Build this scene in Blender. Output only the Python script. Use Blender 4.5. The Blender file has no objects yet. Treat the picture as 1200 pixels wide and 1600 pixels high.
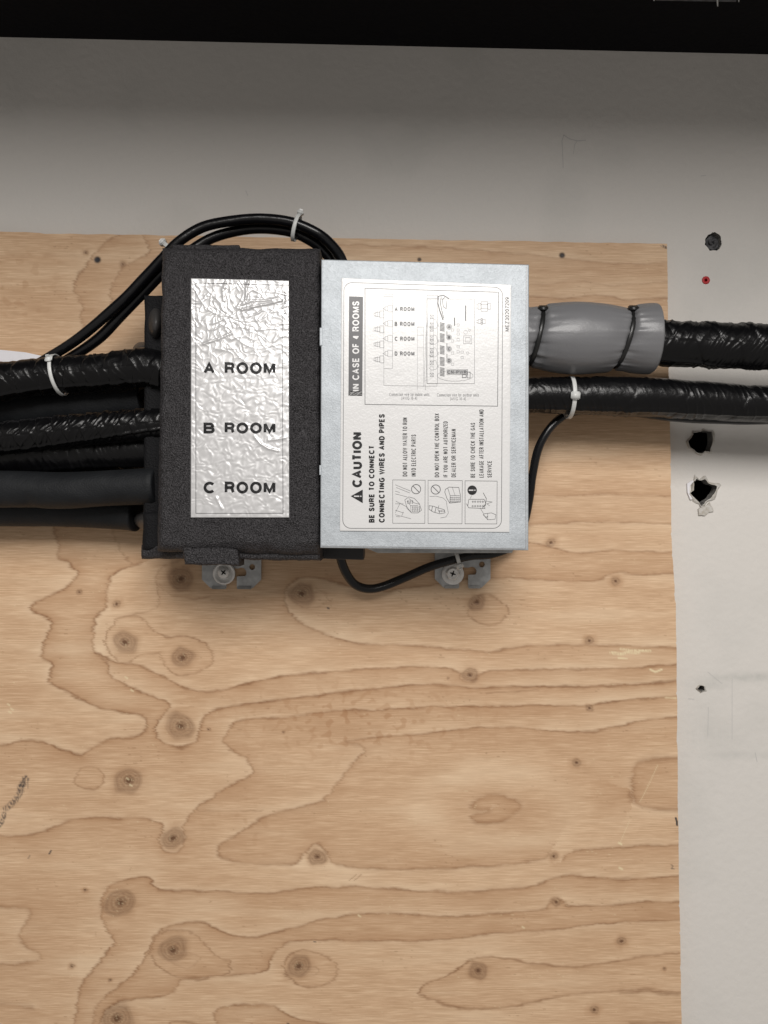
import bpy, bmesh, math, random
import numpy as np
from mathutils import Vector, Matrix
from mathutils.geometry import tessellate_polygon

sc = bpy.context.scene
random.seed(4)
S = 0.0006            # metres covered by one photograph pixel on the plywood
D = 0.6936            # camera distance from the plywood surface
ZC = 1.5              # height of the camera
HW = -0.015           # wall plane, behind the plywood surface

# ------------------------------------------------------------------ camera
cd = bpy.data.cameras.new('camera'); cam = bpy.data.objects.new('camera', cd)
sc.collection.objects.link(cam); sc.camera = cam
cam.location = (0, -D, ZC); cam.rotation_euler = (math.radians(90), 0, 0)
cd.sensor_fit = 'VERTICAL'; cd.sensor_height = 36; cd.sensor_width = 27
cd.lens = 18 / (800 * S / D); cd.clip_start = 0.01; cd.clip_end = 50

# ------------------------------------------------------------------ light
w = bpy.data.worlds.new('World'); sc.world = w; w.use_nodes = True
bgn = w.node_tree.nodes['Background']
bgn.inputs[0].default_value = (1.0, 0.94, 0.88, 1); bgn.inputs[1].default_value = 0.30
def area(name, loc, target, sx, sy, power, col):
    ld = bpy.data.lights.new(name, 'AREA'); ld.shape = 'RECTANGLE'; ld.size = sx; ld.size_y = sy
    ld.energy = power; ld.color = col
    lo = bpy.data.objects.new(name, ld); sc.collection.objects.link(lo)
    lo.location = loc
    lo.rotation_euler = (Vector(target) - Vector(loc)).to_track_quat('-Z', 'Y').to_euler()
    return lo
area('room_lamp', (0.15, -1.9, ZC + 0.95), (0, 0, ZC - 0.2), 1.0, 0.75, 39, (1.0, 0.968, 0.935))
sc.view_settings.view_transform = 'Standard'; sc.view_settings.look = 'None'
sc.view_settings.exposure = 0; sc.view_settings.gamma = 1
sc.render.resolution_x = 768; sc.render.resolution_y = 1024

# ------------------------------------------------------------------ helpers
def P(px, py, h):
    k = S * (D - h) / D
    return ((px - 600) * k, -h, ZC + (800 - py) * k)

def tag(o, label=None, cat=None, group=None, kind=None):
    if label: o['label'] = label
    if cat: o['category'] = cat
    if group: o['group'] = group
    if kind: o['kind'] = kind
    return o

def empty(name, loc, label, cat, group=None):
    o = bpy.data.objects.new(name, None); sc.collection.objects.link(o)
    o.location = loc; o.empty_display_size = 0.02
    return tag(o, label, cat, group)

def link(name, me, mat, parent=None, smooth=False):
    if mat: me.materials.append(mat)
    o = bpy.data.objects.new(name, me); sc.collection.objects.link(o)
    if smooth: me.shade_smooth()
    if parent:
        o.parent = parent
        l = Vector((0, 0, 0)); p = parent
        while p: l += Vector(p.location); p = p.parent
        o.location = -l if parent.type == 'EMPTY' else (0, 0, 0)
    return o

class MB:
    def __init__(s): s.v = []; s.f = []
    def add(s, vs, fs):
        n = len(s.v); s.v += [tuple(v) for v in vs]; s.f += [tuple(i + n for i in f) for f in fs]
    def quad(s, pts, h): s.add([P(x, y, h) for x, y in pts], [tuple(range(len(pts)))[::-1]])
    def stroke(s, pts, wd, h, closed=False):
        pts = list(pts)
        if closed: pts = pts + [pts[0]]
        for i, ((x0, y0), (x1, y1)) in enumerate(zip(pts, pts[1:])):
            L = math.hypot(x1 - x0, y1 - y0)
            if L < 1e-6: continue
            ux, uy = (x1 - x0) / L, (y1 - y0) / L; nx, ny = -uy * wd / 2, ux * wd / 2
            e = wd * 0.45; hh = h + (i % 2) * 2e-6
            a, b = (x0 - ux * e, y0 - uy * e), (x1 + ux * e, y1 + uy * e)
            s.quad([(a[0] + nx, a[1] + ny), (b[0] + nx, b[1] + ny), (b[0] - nx, b[1] - ny), (a[0] - nx, a[1] - ny)], hh)
    def disc(s, x, y, r, h, n=24, ry=None):
        ry = ry or r
        s.quad([(x + r * math.cos(t), y + ry * math.sin(t)) for t in np.linspace(0, 2 * math.pi, n, endpoint=False)], h)
    def circle(s, x, y, r, wd, h, n=24, ry=None):
        ry = ry or r
        s.stroke([(x + r * math.cos(t), y + ry * math.sin(t)) for t in np.linspace(0, 2 * math.pi, n, endpoint=False)], wd, h, True)
    def rect(s, x0, y0, x1, y1, wd, h): s.stroke([(x0, y0), (x1, y0), (x1, y1), (x0, y1)], wd, h, True)
    def build(s, name, mat, parent=None, smooth=False):
        me = bpy.data.meshes.new(name); me.from_pydata(s.v, [], s.f); me.update()
        return link(name, me, mat, parent, smooth)

def grid_mesh(name, V, mat, parent=None, smooth=True, attrs=None, skirt=None, closed_u=False):
    """V (ny,nx,3) array -> quads. skirt: y value the border is carried back to."""
    ny, nx, _ = V.shape
    v = V.reshape(-1, 3)
    idx = np.arange(ny * nx).reshape(ny, nx)
    if closed_u: idx = np.concatenate([idx, idx[:, :1]], 1)
    f = np.stack([idx[:-1, :-1], idx[1:, :-1], idx[1:, 1:], idx[:-1, 1:]], -1).reshape(-1, 4)
    if skirt is not None:
        ring = np.concatenate([idx[0, :], idx[1:, -1], idx[-1, :-1][::-1], idx[1:-1, 0][::-1]])
        rv = v[ring].copy(); rv[:, 1] = skirt
        n0 = len(v); v = np.concatenate([v, v[ring], rv]); m = len(ring)
        a = n0 + np.arange(m); b = np.roll(a, -1); c = a + m; d = b + m
        f = np.concatenate([f, np.stack([a, b, d, c], -1)])
        if attrs: attrs = {k: np.concatenate([x.ravel(), x.ravel()[ring], x.ravel()[ring]]) for k, x in attrs.items()}
    me = bpy.data.meshes.new(name)
    me.vertices.add(len(v)); me.vertices.foreach_set('co', v.astype(np.float32).ravel())
    me.loops.add(len(f) * 4); me.loops.foreach_set('vertex_index', f.astype(np.int32).ravel())
    me.polygons.add(len(f)); me.polygons.foreach_set('loop_start', np.arange(0, len(f) * 4, 4, dtype=np.int32))
    me.update(calc_edges=True)
    if attrs:
        for k, a in attrs.items():
            at = me.attributes.new(k, 'FLOAT', 'POINT'); at.data.foreach_set('value', a.astype(np.float32).ravel())
    return link(name, me, mat, parent, smooth)

# vectorised gradient noise
_rs = np.random.RandomState(11)
_perm = np.tile(_rs.permutation(256), 3); _g = _rs.normal(size=(256, 3)); _g /= np.linalg.norm(_g, axis=1)[:, None]
def pn(x, y, z=0.0):
    x, y, z = np.broadcast_arrays(np.asarray(x, float), np.asarray(y, float), np.asarray(z, float))
    xi, yi, zi = [np.floor(a).astype(int) for a in (x, y, z)]
    xf, yf, zf = x - xi, y - yi, z - zi
    fd = lambda t: t * t * t * (t * (t * 6 - 15) + 10)
    u, v, ww = fd(xf), fd(yf), fd(zf); r = 0
    for a in (0, 1):
        for b in (0, 1):
            for c in (0, 1):
                h = _perm[_perm[_perm[(xi + a) & 255] + ((yi + b) & 255)] + ((zi + c) & 255)]
                g = _g[h]
                d = g[..., 0] * (xf - a) + g[..., 1] * (yf - b) + g[..., 2] * (zf - c)
                r = r + d * (u if a else 1 - u) * (v if b else 1 - v) * (ww if c else 1 - ww)
    return r * 1.5
def fbm(x, y, z=0.0, o=3):
    return sum(pn(x * 2 ** i, y * 2 ** i, z + i * 7.3) / 2 ** i for i in range(o))
def ridge(x, y, z=0.0, p=4): return np.clip(1 - np.abs(pn(x, y, z)) * 1.9, 0, 1) ** p
def sm(a, b, x):
    t = np.clip((x - a) / (b - a), 0, 1); return t * t * (3 - 2 * t)

def catmull(pts, n=6, closed=False):
    p = np.array(pts, float)
    if closed: q = np.concatenate([p[-1:], p, p[:2]])
    else: q = np.concatenate([2 * p[:1] - p[1:2], p, 2 * p[-1:] - p[-2:-1]])
    out = []
    for i in range(1, len(q) - 2):
        for t in np.arange(n) / n:
            a, b, c, d = q[i - 1], q[i], q[i + 1], q[i + 2]
            out.append(0.5 * ((2 * b) + (c - a) * t + (2 * a - 5 * b + 4 * c - d) * t * t + (3 * b - a - 3 * c + d) * t ** 3))
    out.append(q[-2]); return np.array(out)

# ------------------------------------------------------------------ materials
def nm(name, col, rough=0.5, metal=0.0, spec=0.5, bump=None, coat=0.0, var=None, sub=0.0):
    m = bpy.data.materials.new(name); m.use_nodes = True; nt = m.node_tree; N = nt.nodes; L = nt.links
    b = N['Principled BSDF']
    b.inputs['Base Color'].default_value = (*col, 1); b.inputs['Roughness'].default_value = rough
    b.inputs['Metallic'].default_value = metal; b.inputs['Specular IOR Level'].default_value = spec
    b.inputs['Coat Weight'].default_value = coat; b.inputs['Coat Roughness'].default_value = 0.15
    if sub: b.inputs['Subsurface Weight'].default_value = sub; b.inputs['Subsurface Radius'].default_value = (.003, .003, .003)
    tc = N.new('ShaderNodeTexCoord')
    if var:      # (scale, amount, colour2)
        n = N.new('ShaderNodeTexNoise'); n.inputs['Scale'].default_value = var[0]; n.inputs['Detail'].default_value = 5
        L.new(tc.outputs['Object'], n.inputs['Vector'])
        r = N.new('ShaderNodeMapRange'); r.inputs[1].default_value = .35; r.inputs[2].default_value = .7; r.inputs[4].default_value = var[1]
        L.new(n.outputs['Fac'], r.inputs[0])
        mx = N.new('ShaderNodeMix'); mx.data_type = 'RGBA'; mx.inputs[6].default_value = (*col, 1); mx.inputs[7].default_value = (*var[2], 1)
        L.new(r.outputs[0], mx.inputs[0]); L.new(mx.outputs[2], b.inputs['Base Color'])
    if bump:     # list of (type, scale, distance, stretch)
        prev = None
        for kind, sca, dist, st in bump:
            mp = N.new('ShaderNodeMapping'); mp.inputs['Scale'].default_value = st; L.new(tc.outputs['Object'], mp.inputs[0])
            if kind == 'v': t = N.new('ShaderNodeTexVoronoi'); o = t.outputs['Distance']
            else: t = N.new('ShaderNodeTexNoise'); t.inputs['Detail'].default_value = 4; o = t.outputs['Fac']
            t.inputs['Scale'].default_value = sca; L.new(mp.outputs[0], t.inputs['Vector'])
            bp = N.new('ShaderNodeBump'); bp.inputs['Distance'].default_value = dist; bp.inputs['Strength'].default_value = 1
            L.new(o, bp.inputs['Height'])
            if prev: L.new(prev.outputs[0], bp.inputs['Normal'])
            prev = bp
        L.new(prev.outputs[0], b.inputs['Normal'])
    return m
O1 = (1, 1, 1)
M = {}
M['foam'] = nm('charcoal_foam_glints', (.006, .0055, .006), .55, spec=.30, bump=[('v', 900, .0007, O1), ('n', 90, .0006, O1)], var=(950, 1.0, (.055, .052, .056)))  # pale specks in the colour imitate glints on the foam
M['foam_back'] = nm('charcoal_foam_back', (.006, .006, .007), .75, spec=.2, bump=[('v', 700, .0006, O1)])
M['pipe_foam'] = nm('smooth_foam_insulation', (.008, .009, .0105), .62, spec=.25, bump=[('n', 700, .0004, O1), ('n', 60, .001, (1, 1, 1))], var=(40, .6, (.016, .0175, .0195)))
M['tape'] = nm('black_vinyl_tape', (.003, .003, .0035), .30, spec=.30, bump=[('n', 90, .0008, O1), ('n', 600, .00015, O1)])
M['sleeve'] = nm('grey_vinyl_sleeve', (.165, .166, .173), .36, spec=.45, bump=[('n', 700, .00012, (1, 1, 1)), ('n', 25, .0008, O1)], var=(30, .4, (.145, .145, .152)))
M['cable'] = nm('black_pvc_cable', (.004, .004, .005), .27, spec=.4, bump=[('n', 120, .0003, (1, 1, 1))])
M['nylon'] = nm('natural_nylon', (.62, .63, .62), .38, sub=.3, bump=[('n', 400, .0002, O1)])
M['black_nylon'] = nm('black_nylon', (.012, .012, .012), .35)
M['black_plastic'] = nm('black_plastic', (.014, .014, .015), .5)
M['copper_cap'] = nm('dark_rubber_cap', (.035, .033, .032), .45, bump=[('n', 200, .0006, O1)])
M['label'] = nm('label_paper', (.68, .68, .68), .30, spec=.5, coat=.35, bump=[('n', 620, .00012, O1), ('n', 90, .00022, O1)])
M['foil'] = nm('crumpled_label_film', (.62, .62, .625), .33, metal=.32, spec=.55)
M['ink'] = nm('printed_black_ink', (.008, .008, .009), .45, spec=.3, coat=0, bump=[('n', 620, .00020, O1)])
M['ink_grey'] = nm('printed_grey_ink', (.06, .06, .065), .4, coat=.1)
M['ink_thin'] = nm('glare_greyed_line_ink', (.13, .13, .14), .35, coat=.3)  # diagram print greyed to paint in the glare washing it out
M['ink_pale'] = nm('printed_pale_ink', (.33, .33, .335), .35, coat=.3)
M['washer'] = nm('zinc_washer', (.78, .77, .75), .42, metal=.35, bump=[('n', 500, .0002, O1)], var=(200, .5, (.5, .49, .47)))
M['bracket'] = nm('galvanised_bracket', (.50, .51, .51), .45, metal=.2, bump=[('n', 300, .0002, O1)], var=(150, .7, (.27, .275, .28)))
M['paper'] = nm('white_paper', (.72, .71, .74), .6, bump=[('n', 60, .001, O1)])
M['torn'] = nm('torn_drywall_paper', (.42, .39, .34), .9, bump=[('n', 500, .001, O1)], var=(300, .8, (.60, .59, .57)))
M['gypsum'] = nm('gypsum_core', (.30, .29, .27), .95, bump=[('n', 400, .002, O1)], var=(150, .8, (.15, .14, .13)))
M['cavity'] = nm('cavity_shade_sheet', (.012, .011, .010), .9)
M['soffit'] = nm('black_soffit_paint', (.0035, .003, .004), .8, spec=.15, bump=[('n', 200, .0005, O1)])
M['red'] = nm('red_plastic', (.42, .018, .022), .5)
M['dark'] = nm('recess_shade_dark', (.01, .009, .009), .9)
M['anchor'] = nm('grey_plug', (.10, .10, .105), .6, bump=[('n', 300, .001, O1)], var=(250, .8, (.03, .03, .03)))
M['pencil'] = nm('pencil_mark', (.50, .49, .475), .8)
M['edge_ply'] = nm('rough_plywood_edge', (.30, .20, .12), .8, bump=[('n', 300, .001, O1)])

def galv():
    m = nm('galvanised_steel', (.5, .53, .56), .52, metal=.30); nt = m.node_tree; N = nt.nodes; L = nt.links; b = N['Principled BSDF']
    tc = N.new('ShaderNodeTexCoord')
    v = N.new('ShaderNodeTexVoronoi'); v.inputs['Scale'].default_value = 430; L.new(tc.outputs['Object'], v.inputs['Vector'])
    n = N.new('ShaderNodeTexNoise'); n.inputs['Scale'].default_value = 900; n.inputs['Detail'].default_value = 3; L.new(tc.outputs['Object'], n.inputs['Vector'])
    n2 = N.new('ShaderNodeTexNoise'); n2.inputs['Scale'].default_value = 30; n2.inputs['Detail'].default_value = 4; L.new(tc.outputs['Object'], n2.inputs['Vector'])
    sep = N.new('ShaderNodeSeparateColor'); L.new(v.outputs['Color'], sep.inputs[0])
    a = N.new('ShaderNodeMath'); a.operation = 'MULTIPLY_ADD'; a.inputs[1].default_value = .32; L.new(sep.outputs[0], a.inputs[0]); L.new(n.outputs['Fac'], a.inputs[2])
    a2 = N.new('ShaderNodeMath'); a2.operation = 'MULTIPLY_ADD'; a2.inputs[1].default_value = .25; L.new(n2.outputs['Fac'], a2.inputs[0]); L.new(a.outputs[0], a2.inputs[2])
    r = N.new('ShaderNodeValToRGB'); e = r.color_ramp.elements
    e[0].position = .45; e[0].color = (.37, .40, .425, 1); e[1].position = 1.3; e[1].color = (.46, .495, .525, 1)
    L.new(a2.outputs[0], r.inputs[0]); L.new(r.outputs[0], b.inputs['Base Color'])
    bp = N.new('ShaderNodeBump'); bp.inputs['Distance'].default_value = .00015; L.new(a.outputs[0], bp.inputs['Height']); L.new(bp.outputs[0], b.inputs['Normal'])
    return m
M['galv'] = galv()

def wood():
    m = nm('plywood_veneer', (.5, .35, .22), .55, spec=.3); nt = m.node_tree; N = nt.nodes; L = nt.links; b = N['Principled BSDF']
    tc = N.new('ShaderNodeTexCoord')
    def tex(sx, sz, det, scale=1.0):
        mp = N.new('ShaderNodeMapping'); mp.inputs['Scale'].default_value = (sx, 1, sz); L.new(tc.outputs['Object'], mp.inputs[0])
        n = N.new('ShaderNodeTexNoise'); n.inputs['Scale'].default_value = scale; n.inputs['Detail'].default_value = det; n.inputs['Roughness'].default_value = .6
        L.new(mp.outputs[0], n.inputs['Vector']); return n.outputs['Fac']
    def attr(k):
        a = N.new('ShaderNodeAttribute'); a.attribute_name = k; return a.outputs['Fac']
    def mix(f, c1, c2, bt='MIX'):
        x = N.new('ShaderNodeMix'); x.data_type = 'RGBA'; x.blend_type = bt
        if isinstance(f, float): x.inputs[0].default_value = f
        else: L.new(f, x.inputs[0])
        for i, c in ((6, c1), (7, c2)):
            if isinstance(c, tuple): x.inputs[i].default_value = (*c, 1)
            else: L.new(c, x.inputs[i])
        return x.outputs[2]
    def mr(v, a, b_, c, d):
        r = N.new('ShaderNodeMapRange'); L.new(v, r.inputs[0])
        for i, q in enumerate((a, b_, c, d)): r.inputs[i + 1].default_value = q
        return r.outputs[0]
    fine = tex(45, 1000, 5); mid = tex(9, 260, 4); big = tex(5, 14, 3)
    col = mix(mr(big, .35, .65, 0, 1), (.72, .505, .325), (.65, .44, .275))
    col = mix(mr(mid, .38, .66, 0, .48), col, (.50, .315, .18))
    col = mix(mr(fine, .42, .68, 0, .60), col, (.42, .26, .145))
    col = mix(mr(fine, .47, .30, 0, .55), col, (.80, .60, .40))
    col = mix(attr('light'), col, (.84, .655, .455))
    col = mix(attr('tone'), col, (.41, .225, .115))
    col = mix(attr('line'), col, (.19, .08, .030))
    col = mix(attr('knot'), col, (.13, .062, .030))
    col = mix(attr('pale'), col, (.78, .66, .42))
    col = mix(attr('ink'), col, (.03, .03, .035))
    L.new(col, b.inputs['Base Color'])
    bp = N.new('ShaderNodeBump'); bp.inputs['Distance'].default_value = .00022; L.new(fine, bp.inputs['Height'])
    bp2 = N.new('ShaderNodeBump'); bp2.inputs['Distance'].default_value = -.0006; L.new(attr('knot'), bp2.inputs['Height']); L.new(bp.outputs[0], bp2.inputs['Normal'])
    L.new(bp2.outputs[0], b.inputs['Normal'])
    return m
M['wood'] = wood()

def wallmat():
    m = nm('painted_drywall', (.60, .595, .585), .7, spec=.3); nt = m.node_tree; N = nt.nodes; L = nt.links; b = N['Principled BSDF']
    tc = N.new('ShaderNodeTexCoord'); sp = N.new('ShaderNodeSeparateXYZ'); L.new(tc.outputs['Object'], sp.inputs[0])
    def noise(sc_, det, st=O1):
        mp = N.new('ShaderNodeMapping'); mp.inputs['Scale'].default_value = st; L.new(tc.outputs['Object'], mp.inputs[0])
        n = N.new('ShaderNodeTexNoise'); n.inputs['Scale'].default_value = sc_; n.inputs['Detail'].default_value = det; L.new(mp.outputs[0], n.inputs['Vector']); return n.outputs['Fac']
    def ma(op, a, b_, c=None):
        x = N.new('ShaderNodeMath'); x.operation = op
        for i, q in enumerate((a, b_, c)):
            if q is None: continue
            if isinstance(q, (int, float)): x.inputs[i].default_value = q
            else: L.new(q, x.inputs[i])
        return x.outputs[0]
    def gauss(cx, cz, wx, wz):
        k = S * (D - HW) / D; X, Z = (cx - 600) * k, ZC + (800 - cz) * k
        a = ma('POWER', ma('ABSOLUTE', ma('DIVIDE', ma('SUBTRACT', sp.outputs[0], X), wx * k), 0), 2.0)
        c = ma('POWER', ma('ABSOLUTE', ma('DIVIDE', ma('SUBTRACT', sp.outputs[2], Z), wz * k), 0), 2.0)
        return ma('EXPONENT', ma('MULTIPLY', ma('ADD', a, c), -1.0), 0)
    sm_ = ma('MULTIPLY', gauss(1175, 1058, 60, 7), .55)
    sm_ = ma('ADD', sm_, ma('MULTIPLY', gauss(1105, 1070, 32, 8), .35))
    sm_ = ma('ADD', sm_, ma('MULTIPLY', gauss(1110, 1150, 40, 22), ma('MULTIPLY', noise(1, 4, (500, 1, 18)), .35)))
    sm_ = ma('ADD', sm_, ma('MULTIPLY', gauss(1160, 1180, 60, 6), .25))
    sm_ = ma('MULTIPLY', sm_, ma('MULTIPLY', noise(140, 5), 1.4))
    sm_ = ma('ADD', sm_, ma('MULTIPLY', ma('MAXIMUM', ma('SUBTRACT', noise(9, 6), .52), 0), 1.1))
    mx = N.new('ShaderNodeMix'); mx.data_type = 'RGBA'; mx.inputs[6].default_value = (.64, .615, .58, 1); mx.inputs[7].default_value = (.36, .37, .345, 1)
    L.new(sm_, mx.inputs[0]); L.new(mx.outputs[2], b.inputs['Base Color'])
    bp = N.new('ShaderNodeBump'); bp.inputs['Distance'].default_value = .0006; L.new(noise(150, 5), bp.inputs['Height']); L.new(bp.outputs[0], b.inputs['Normal'])
    return m
M['wall'] = wallmat()

# ------------------------------------------------------------------ wall with its knocked holes
def poly(mb, outer, holes, h, back=None):
    """flat polygon with holes at height h; back = also close its rim back to that height"""
    loops = [[Vector(P(x, y, h)) for x, y in outer]] + [[Vector(P(x, y, h)) for x, y in hl] for hl in holes]
    flat = [Vector((v.x, v.z, 0)) for l in loops for v in l]
    tri = tessellate_polygon([[Vector((v.x, v.z, 0)) for v in l] for l in loops])
    vs = [v for l in loops for v in l]; fs = []
    for a, b, c in tri:
        A, B, C = flat[a], flat[b], flat[c]
        cr = (B - A).cross(C - A).z
        fs.append((a, b, c) if cr > 0 else (a, c, b))
    # front faces look to -Y: x right, z up, counter-clockwise seen from -Y
    mb.add(vs, fs)
    if back is not None:
        for l in loops:
            n = len(l); bk = [Vector((v.x, -back, v.z)) for v in l]
            mb.add(l + bk, [(i, (i + 1) % n, n + (i + 1) % n, n + i) for i in range(n)])

def jag(cx, cy, rx, ry, n, amp, seed, pts=None):
    r = random.Random(seed); out = []
    for i in range(n):
        t = 2 * math.pi * i / n; k = 1 + r.uniform(-amp, amp)
        out.append((cx + rx * k * math.cos(t), cy + ry * k * math.sin(t)))
    return out
def z5(l): return [(1000 + x / 3.2, 330 + y / 3.2) for x, y in l]
def rough(l, sub, amp, seed):
    r = random.Random(seed); out = []
    for (x0, y0), (x1, y1) in zip(l, l[1:] + l[:1]):
        for k in range(sub):
            t = k / sub; out.append((x0 + (x1 - x0) * t + (r.uniform(-amp, amp) if k else 0), y0 + (y1 - y0) * t + (r.uniform(-amp, amp) if k else 0)))
    return out
hole_plug = jag(1115, 378, 13, 14.5, 22, .09, 3)
hole_mid = rough(z5([(240, 1150), (262, 1120), (270, 1105), (305, 1102), (315, 1095), (360, 1100), (366, 1150), (352, 1205), (325, 1200), (312, 1212), (280, 1205), (250, 1180)]), 3, .8, 5)
hole_low = rough(z5([(268, 1350), (285, 1335), (300, 1345), (325, 1338), (345, 1360), (388, 1375), (375, 1410), (350, 1440), (325, 1455), (310, 1478), (288, 1450), (250, 1412), (268, 1395)]), 3, .8, 6)
hole_small = jag(1096, 1076, 5.5, 5, 12, .22, 8)
hole_red = jag(1103, 437.8, 5.2, 5.2, 14, .03, 9)
mb = MB()
poly(mb, [(-700, -300), (2000, -300), (2000, 2300), (-700, 2300)], [hole_plug, hole_mid, hole_low, hole_small, hole_red], HW)
wall = tag(mb.build('wall', M['wall']), kind='structure')
mb = MB()
for hl in (hole_plug, hole_mid, hole_low, hole_small, hole_red):
    l = [Vector(P(x, y, HW)) for x, y in hl]; n = len(l); bk = [Vector((v.x, .0275, v.z)) for v in l]
    mb.add(l + bk, [(i, (i + 1) % n, n + (i + 1) % n, n + i) for i in range(n)])
mb.build('gypsum_core', M['gypsum'], wall)
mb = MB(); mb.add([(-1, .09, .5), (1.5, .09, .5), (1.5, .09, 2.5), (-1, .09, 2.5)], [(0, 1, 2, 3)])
mb.build('cavity_shade_sheet', M['cavity'], wall)  # black sheet stands in for the shade behind the wall holes
def torn(hl, grow, seed, name='torn_paper'):
    r = random.Random(seed); cx = sum(p[0] for p in hl) / len(hl); cy = sum(p[1] for p in hl) / len(hl)
    mb = MB(); n = len(hl); V = []
    rows = 4
    for j in range(rows):
        for i, (x, y) in enumerate(hl):
            g = 1 + grow * j / (rows - 1) * (1 + .7 * math.sin(i * 1.1 + seed) * r.uniform(.5, 1)) + (0 if j else -.03)
            h = HW + (.0012 + r.uniform(0, .0016) if j in (0, 1) else (.0008 if j == 2 else -.0001)) + r.uniform(-.0002, .0005) * (j < 3)
            V.append(P(cx + (x - cx) * g, cy + (y - cy) * g, h))
    F = [(j * n + i, (j + 1) * n + i, (j + 1) * n + (i + 1) % n, j * n + (i + 1) % n) for j in range(rows - 1) for i in range(n)]
    mb.add(V, F); o = mb.build(name, M['torn'], wall, True); return o
torn(hole_mid, .13, 2); torn(hole_low, .22, 5); torn(hole_small, .30, 7)
# hanging flake of paper under the lowest hole
mb = MB(); fl = z5([(292, 1490), (310, 1478), (335, 1470), (350, 1455), (362, 1480), (370, 1500), (345, 1505), (325, 1522), (295, 1520)])
poly(mb, rough(fl, 2, .5, 3), [], HW + .002, HW + .0002); mb.build('paper_flake', M['torn'], wall)
# curl of paper left of it
mb = MB(); fl = z5([(236, 1362), (262, 1345), (270, 1350), (250, 1372), (246, 1400), (262, 1440), (252, 1442), (238, 1405)])
poly(mb, fl, [], HW + .0022, HW + .0002); mb.build('paper_flake', M['paper'], wall)
# pencil marks
mb = MB()
for l, wd in (([(880, 262), (879, 235), (878, 220), (881, 211)], 1.0), ([(881, 211), (890, 217), (902, 220), (915, 219)], 1.3), ([(902, 220), (898, 226), (896, 240)], .8),
              ([(384, 298), (387, 305)], 1), ([(1106, 1050), (1118, 1060), (1128, 1068)], .8), ([(1076, 1092), (1084, 1092.5)], 1.2),
              ([(1107, 1105), (1106, 1150)], .7), ([(1144, 1060), (1144, 1155)], .6), ([(1180, 1176), (1183, 1190)], 1), ([(1095, 275), (1103, 274)], .8)):
    mb.stroke(l, wd, HW + .00012)
mb.build('pencil_mark', M['pencil'], wall)

# grey plug in the top hole, red anchor: things of their own
plug = empty('wall_plug', P(1115, 378, HW), 'grey recessed plug in the round wall hole right of the plywood top corner', 'wall plug')
mb = MB(); ring = []
Vp = np.zeros((10, 28, 3))
for j in range(10):
    for i in range(28):
        t = 2 * math.pi * i / 28; rr = 11.5 * (1 - j / 9) ; p = P(1114 + rr * math.cos(t), 379 + rr * math.sin(t), HW - .0055 - .001 * math.sin(j * .8) + .0008 * math.sin(t * 3 + j))
        Vp[j, i] = p
grid_mesh('plug_body', Vp, M['anchor'], plug, closed_u=True)
anc = empty('wall_anchor', P(1103, 437.8, HW), 'small red plastic screw anchor set in the white wall', 'wall anchor')
prof = [(0.2, -.012), (1.6, -.012), (1.7, .0002), (3.6, .0008), (5.6, .0007), (6.3, .0002), (6.3, -.0003)]
Vp = np.array([[P(1103 + r * math.cos(t), 437.8 + r * math.sin(t), HW + h) for t in np.linspace(0, 2 * math.pi, 24, endpoint=False)] for r, h in prof])
grid_mesh('flange', Vp, M['red'], anc, closed_u=True)
mb = MB(); mb.disc(1103, 437.8, 1.7, HW - .004); mb.build('bore_shade', nm('bore_shade_red', (.12, .006, .008), .6), anc)  # darker red disc paints the shade inside the anchor

# ------------------------------------------------------------------ black soffit over the wall
kx = S * (D - HW) / D
zl = ZC + (800 - 44.5) * kx; zr = ZC + (800 - 98.5) * kx       # at px -600 and 1800
xl, xr = -1200 * kx, 1200 * kx
def soff(x): return zl + (zr - zl) * (x - xl) / (xr - xl)
mb = MB(); yF, yB, T = -.52, .02, .12
vs = [(xl, yF, zl), (xr, yF, zr), (xr, yB, zr), (xl, yB, zl), (xl, yF, zl + T), (xr, yF, zr + T), (xr, yB, zr + T), (xl, yB, zl + T)]
mb.add(vs, [(0, 3, 2, 1), (4, 5, 6, 7), (0, 1, 5, 4), (1, 2, 6, 5), (2, 3, 7, 6), (3, 0, 4, 7)])
# real slope: 27 px across the frame
zl2 = ZC + (800 - 58 + 13.5) * kx
o = mb.build('black_soffit', M['soffit']); tag(o, kind='structure')
def Q(px, py, up=0.0):      # point of the soffit's underside seen at a pixel
    for h in np.linspace(0, .3, 3001):
        x, y, z = P(px, py, h)
        if z <= soff(x) - up: return (x, y, z)
    return P(px, py, .05)
clip = empty('cable_clip_strip', Q(1085, 3), 'small dull clip strip with white prongs under the black soffit', 'clip')
mb = MB(); c = [Q(1021, -14, .002), Q(1153, -14, .002), Q(1150, 3, .002), Q(1024, 1, .002)]
d = [(x, y, z + .002) for x, y, z in c]
mb.add(c + d, [(0, 1, 2, 3), (4, 7, 6, 5), (0, 4, 5, 1), (1, 5, 6, 2), (2, 6, 7, 3), (3, 7, 4, 0)]); mb.build('strip', M['anchor'], clip)
for (x, y, wd) in ((1021.5, 1.5, 2.4), (1121, 10, 2.6), (1154, 3, 2.4)):
    mb = MB(); a = Vector(Q(x, y - 9, .0045)); b = Vector(Q(x + .4, y, .0025)); e = wd * .5 * S * .9
    vs = [a + Vector((-e, 0, 0)), a + Vector((e, 0, 0)), b + Vector((e * .6, 0, 0)), b + Vector((-e * .6, 0, 0))]
    vs += [v + Vector((0, 0, .0015)) for v in vs]
    mb.add(vs, [(0, 1, 2, 3), (4, 7, 6, 5), (0, 4, 5, 1), (1, 5, 6, 2), (2, 6, 7, 3), (3, 7, 4, 0)]); mb.build('prong', M['nylon'], clip)

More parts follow.
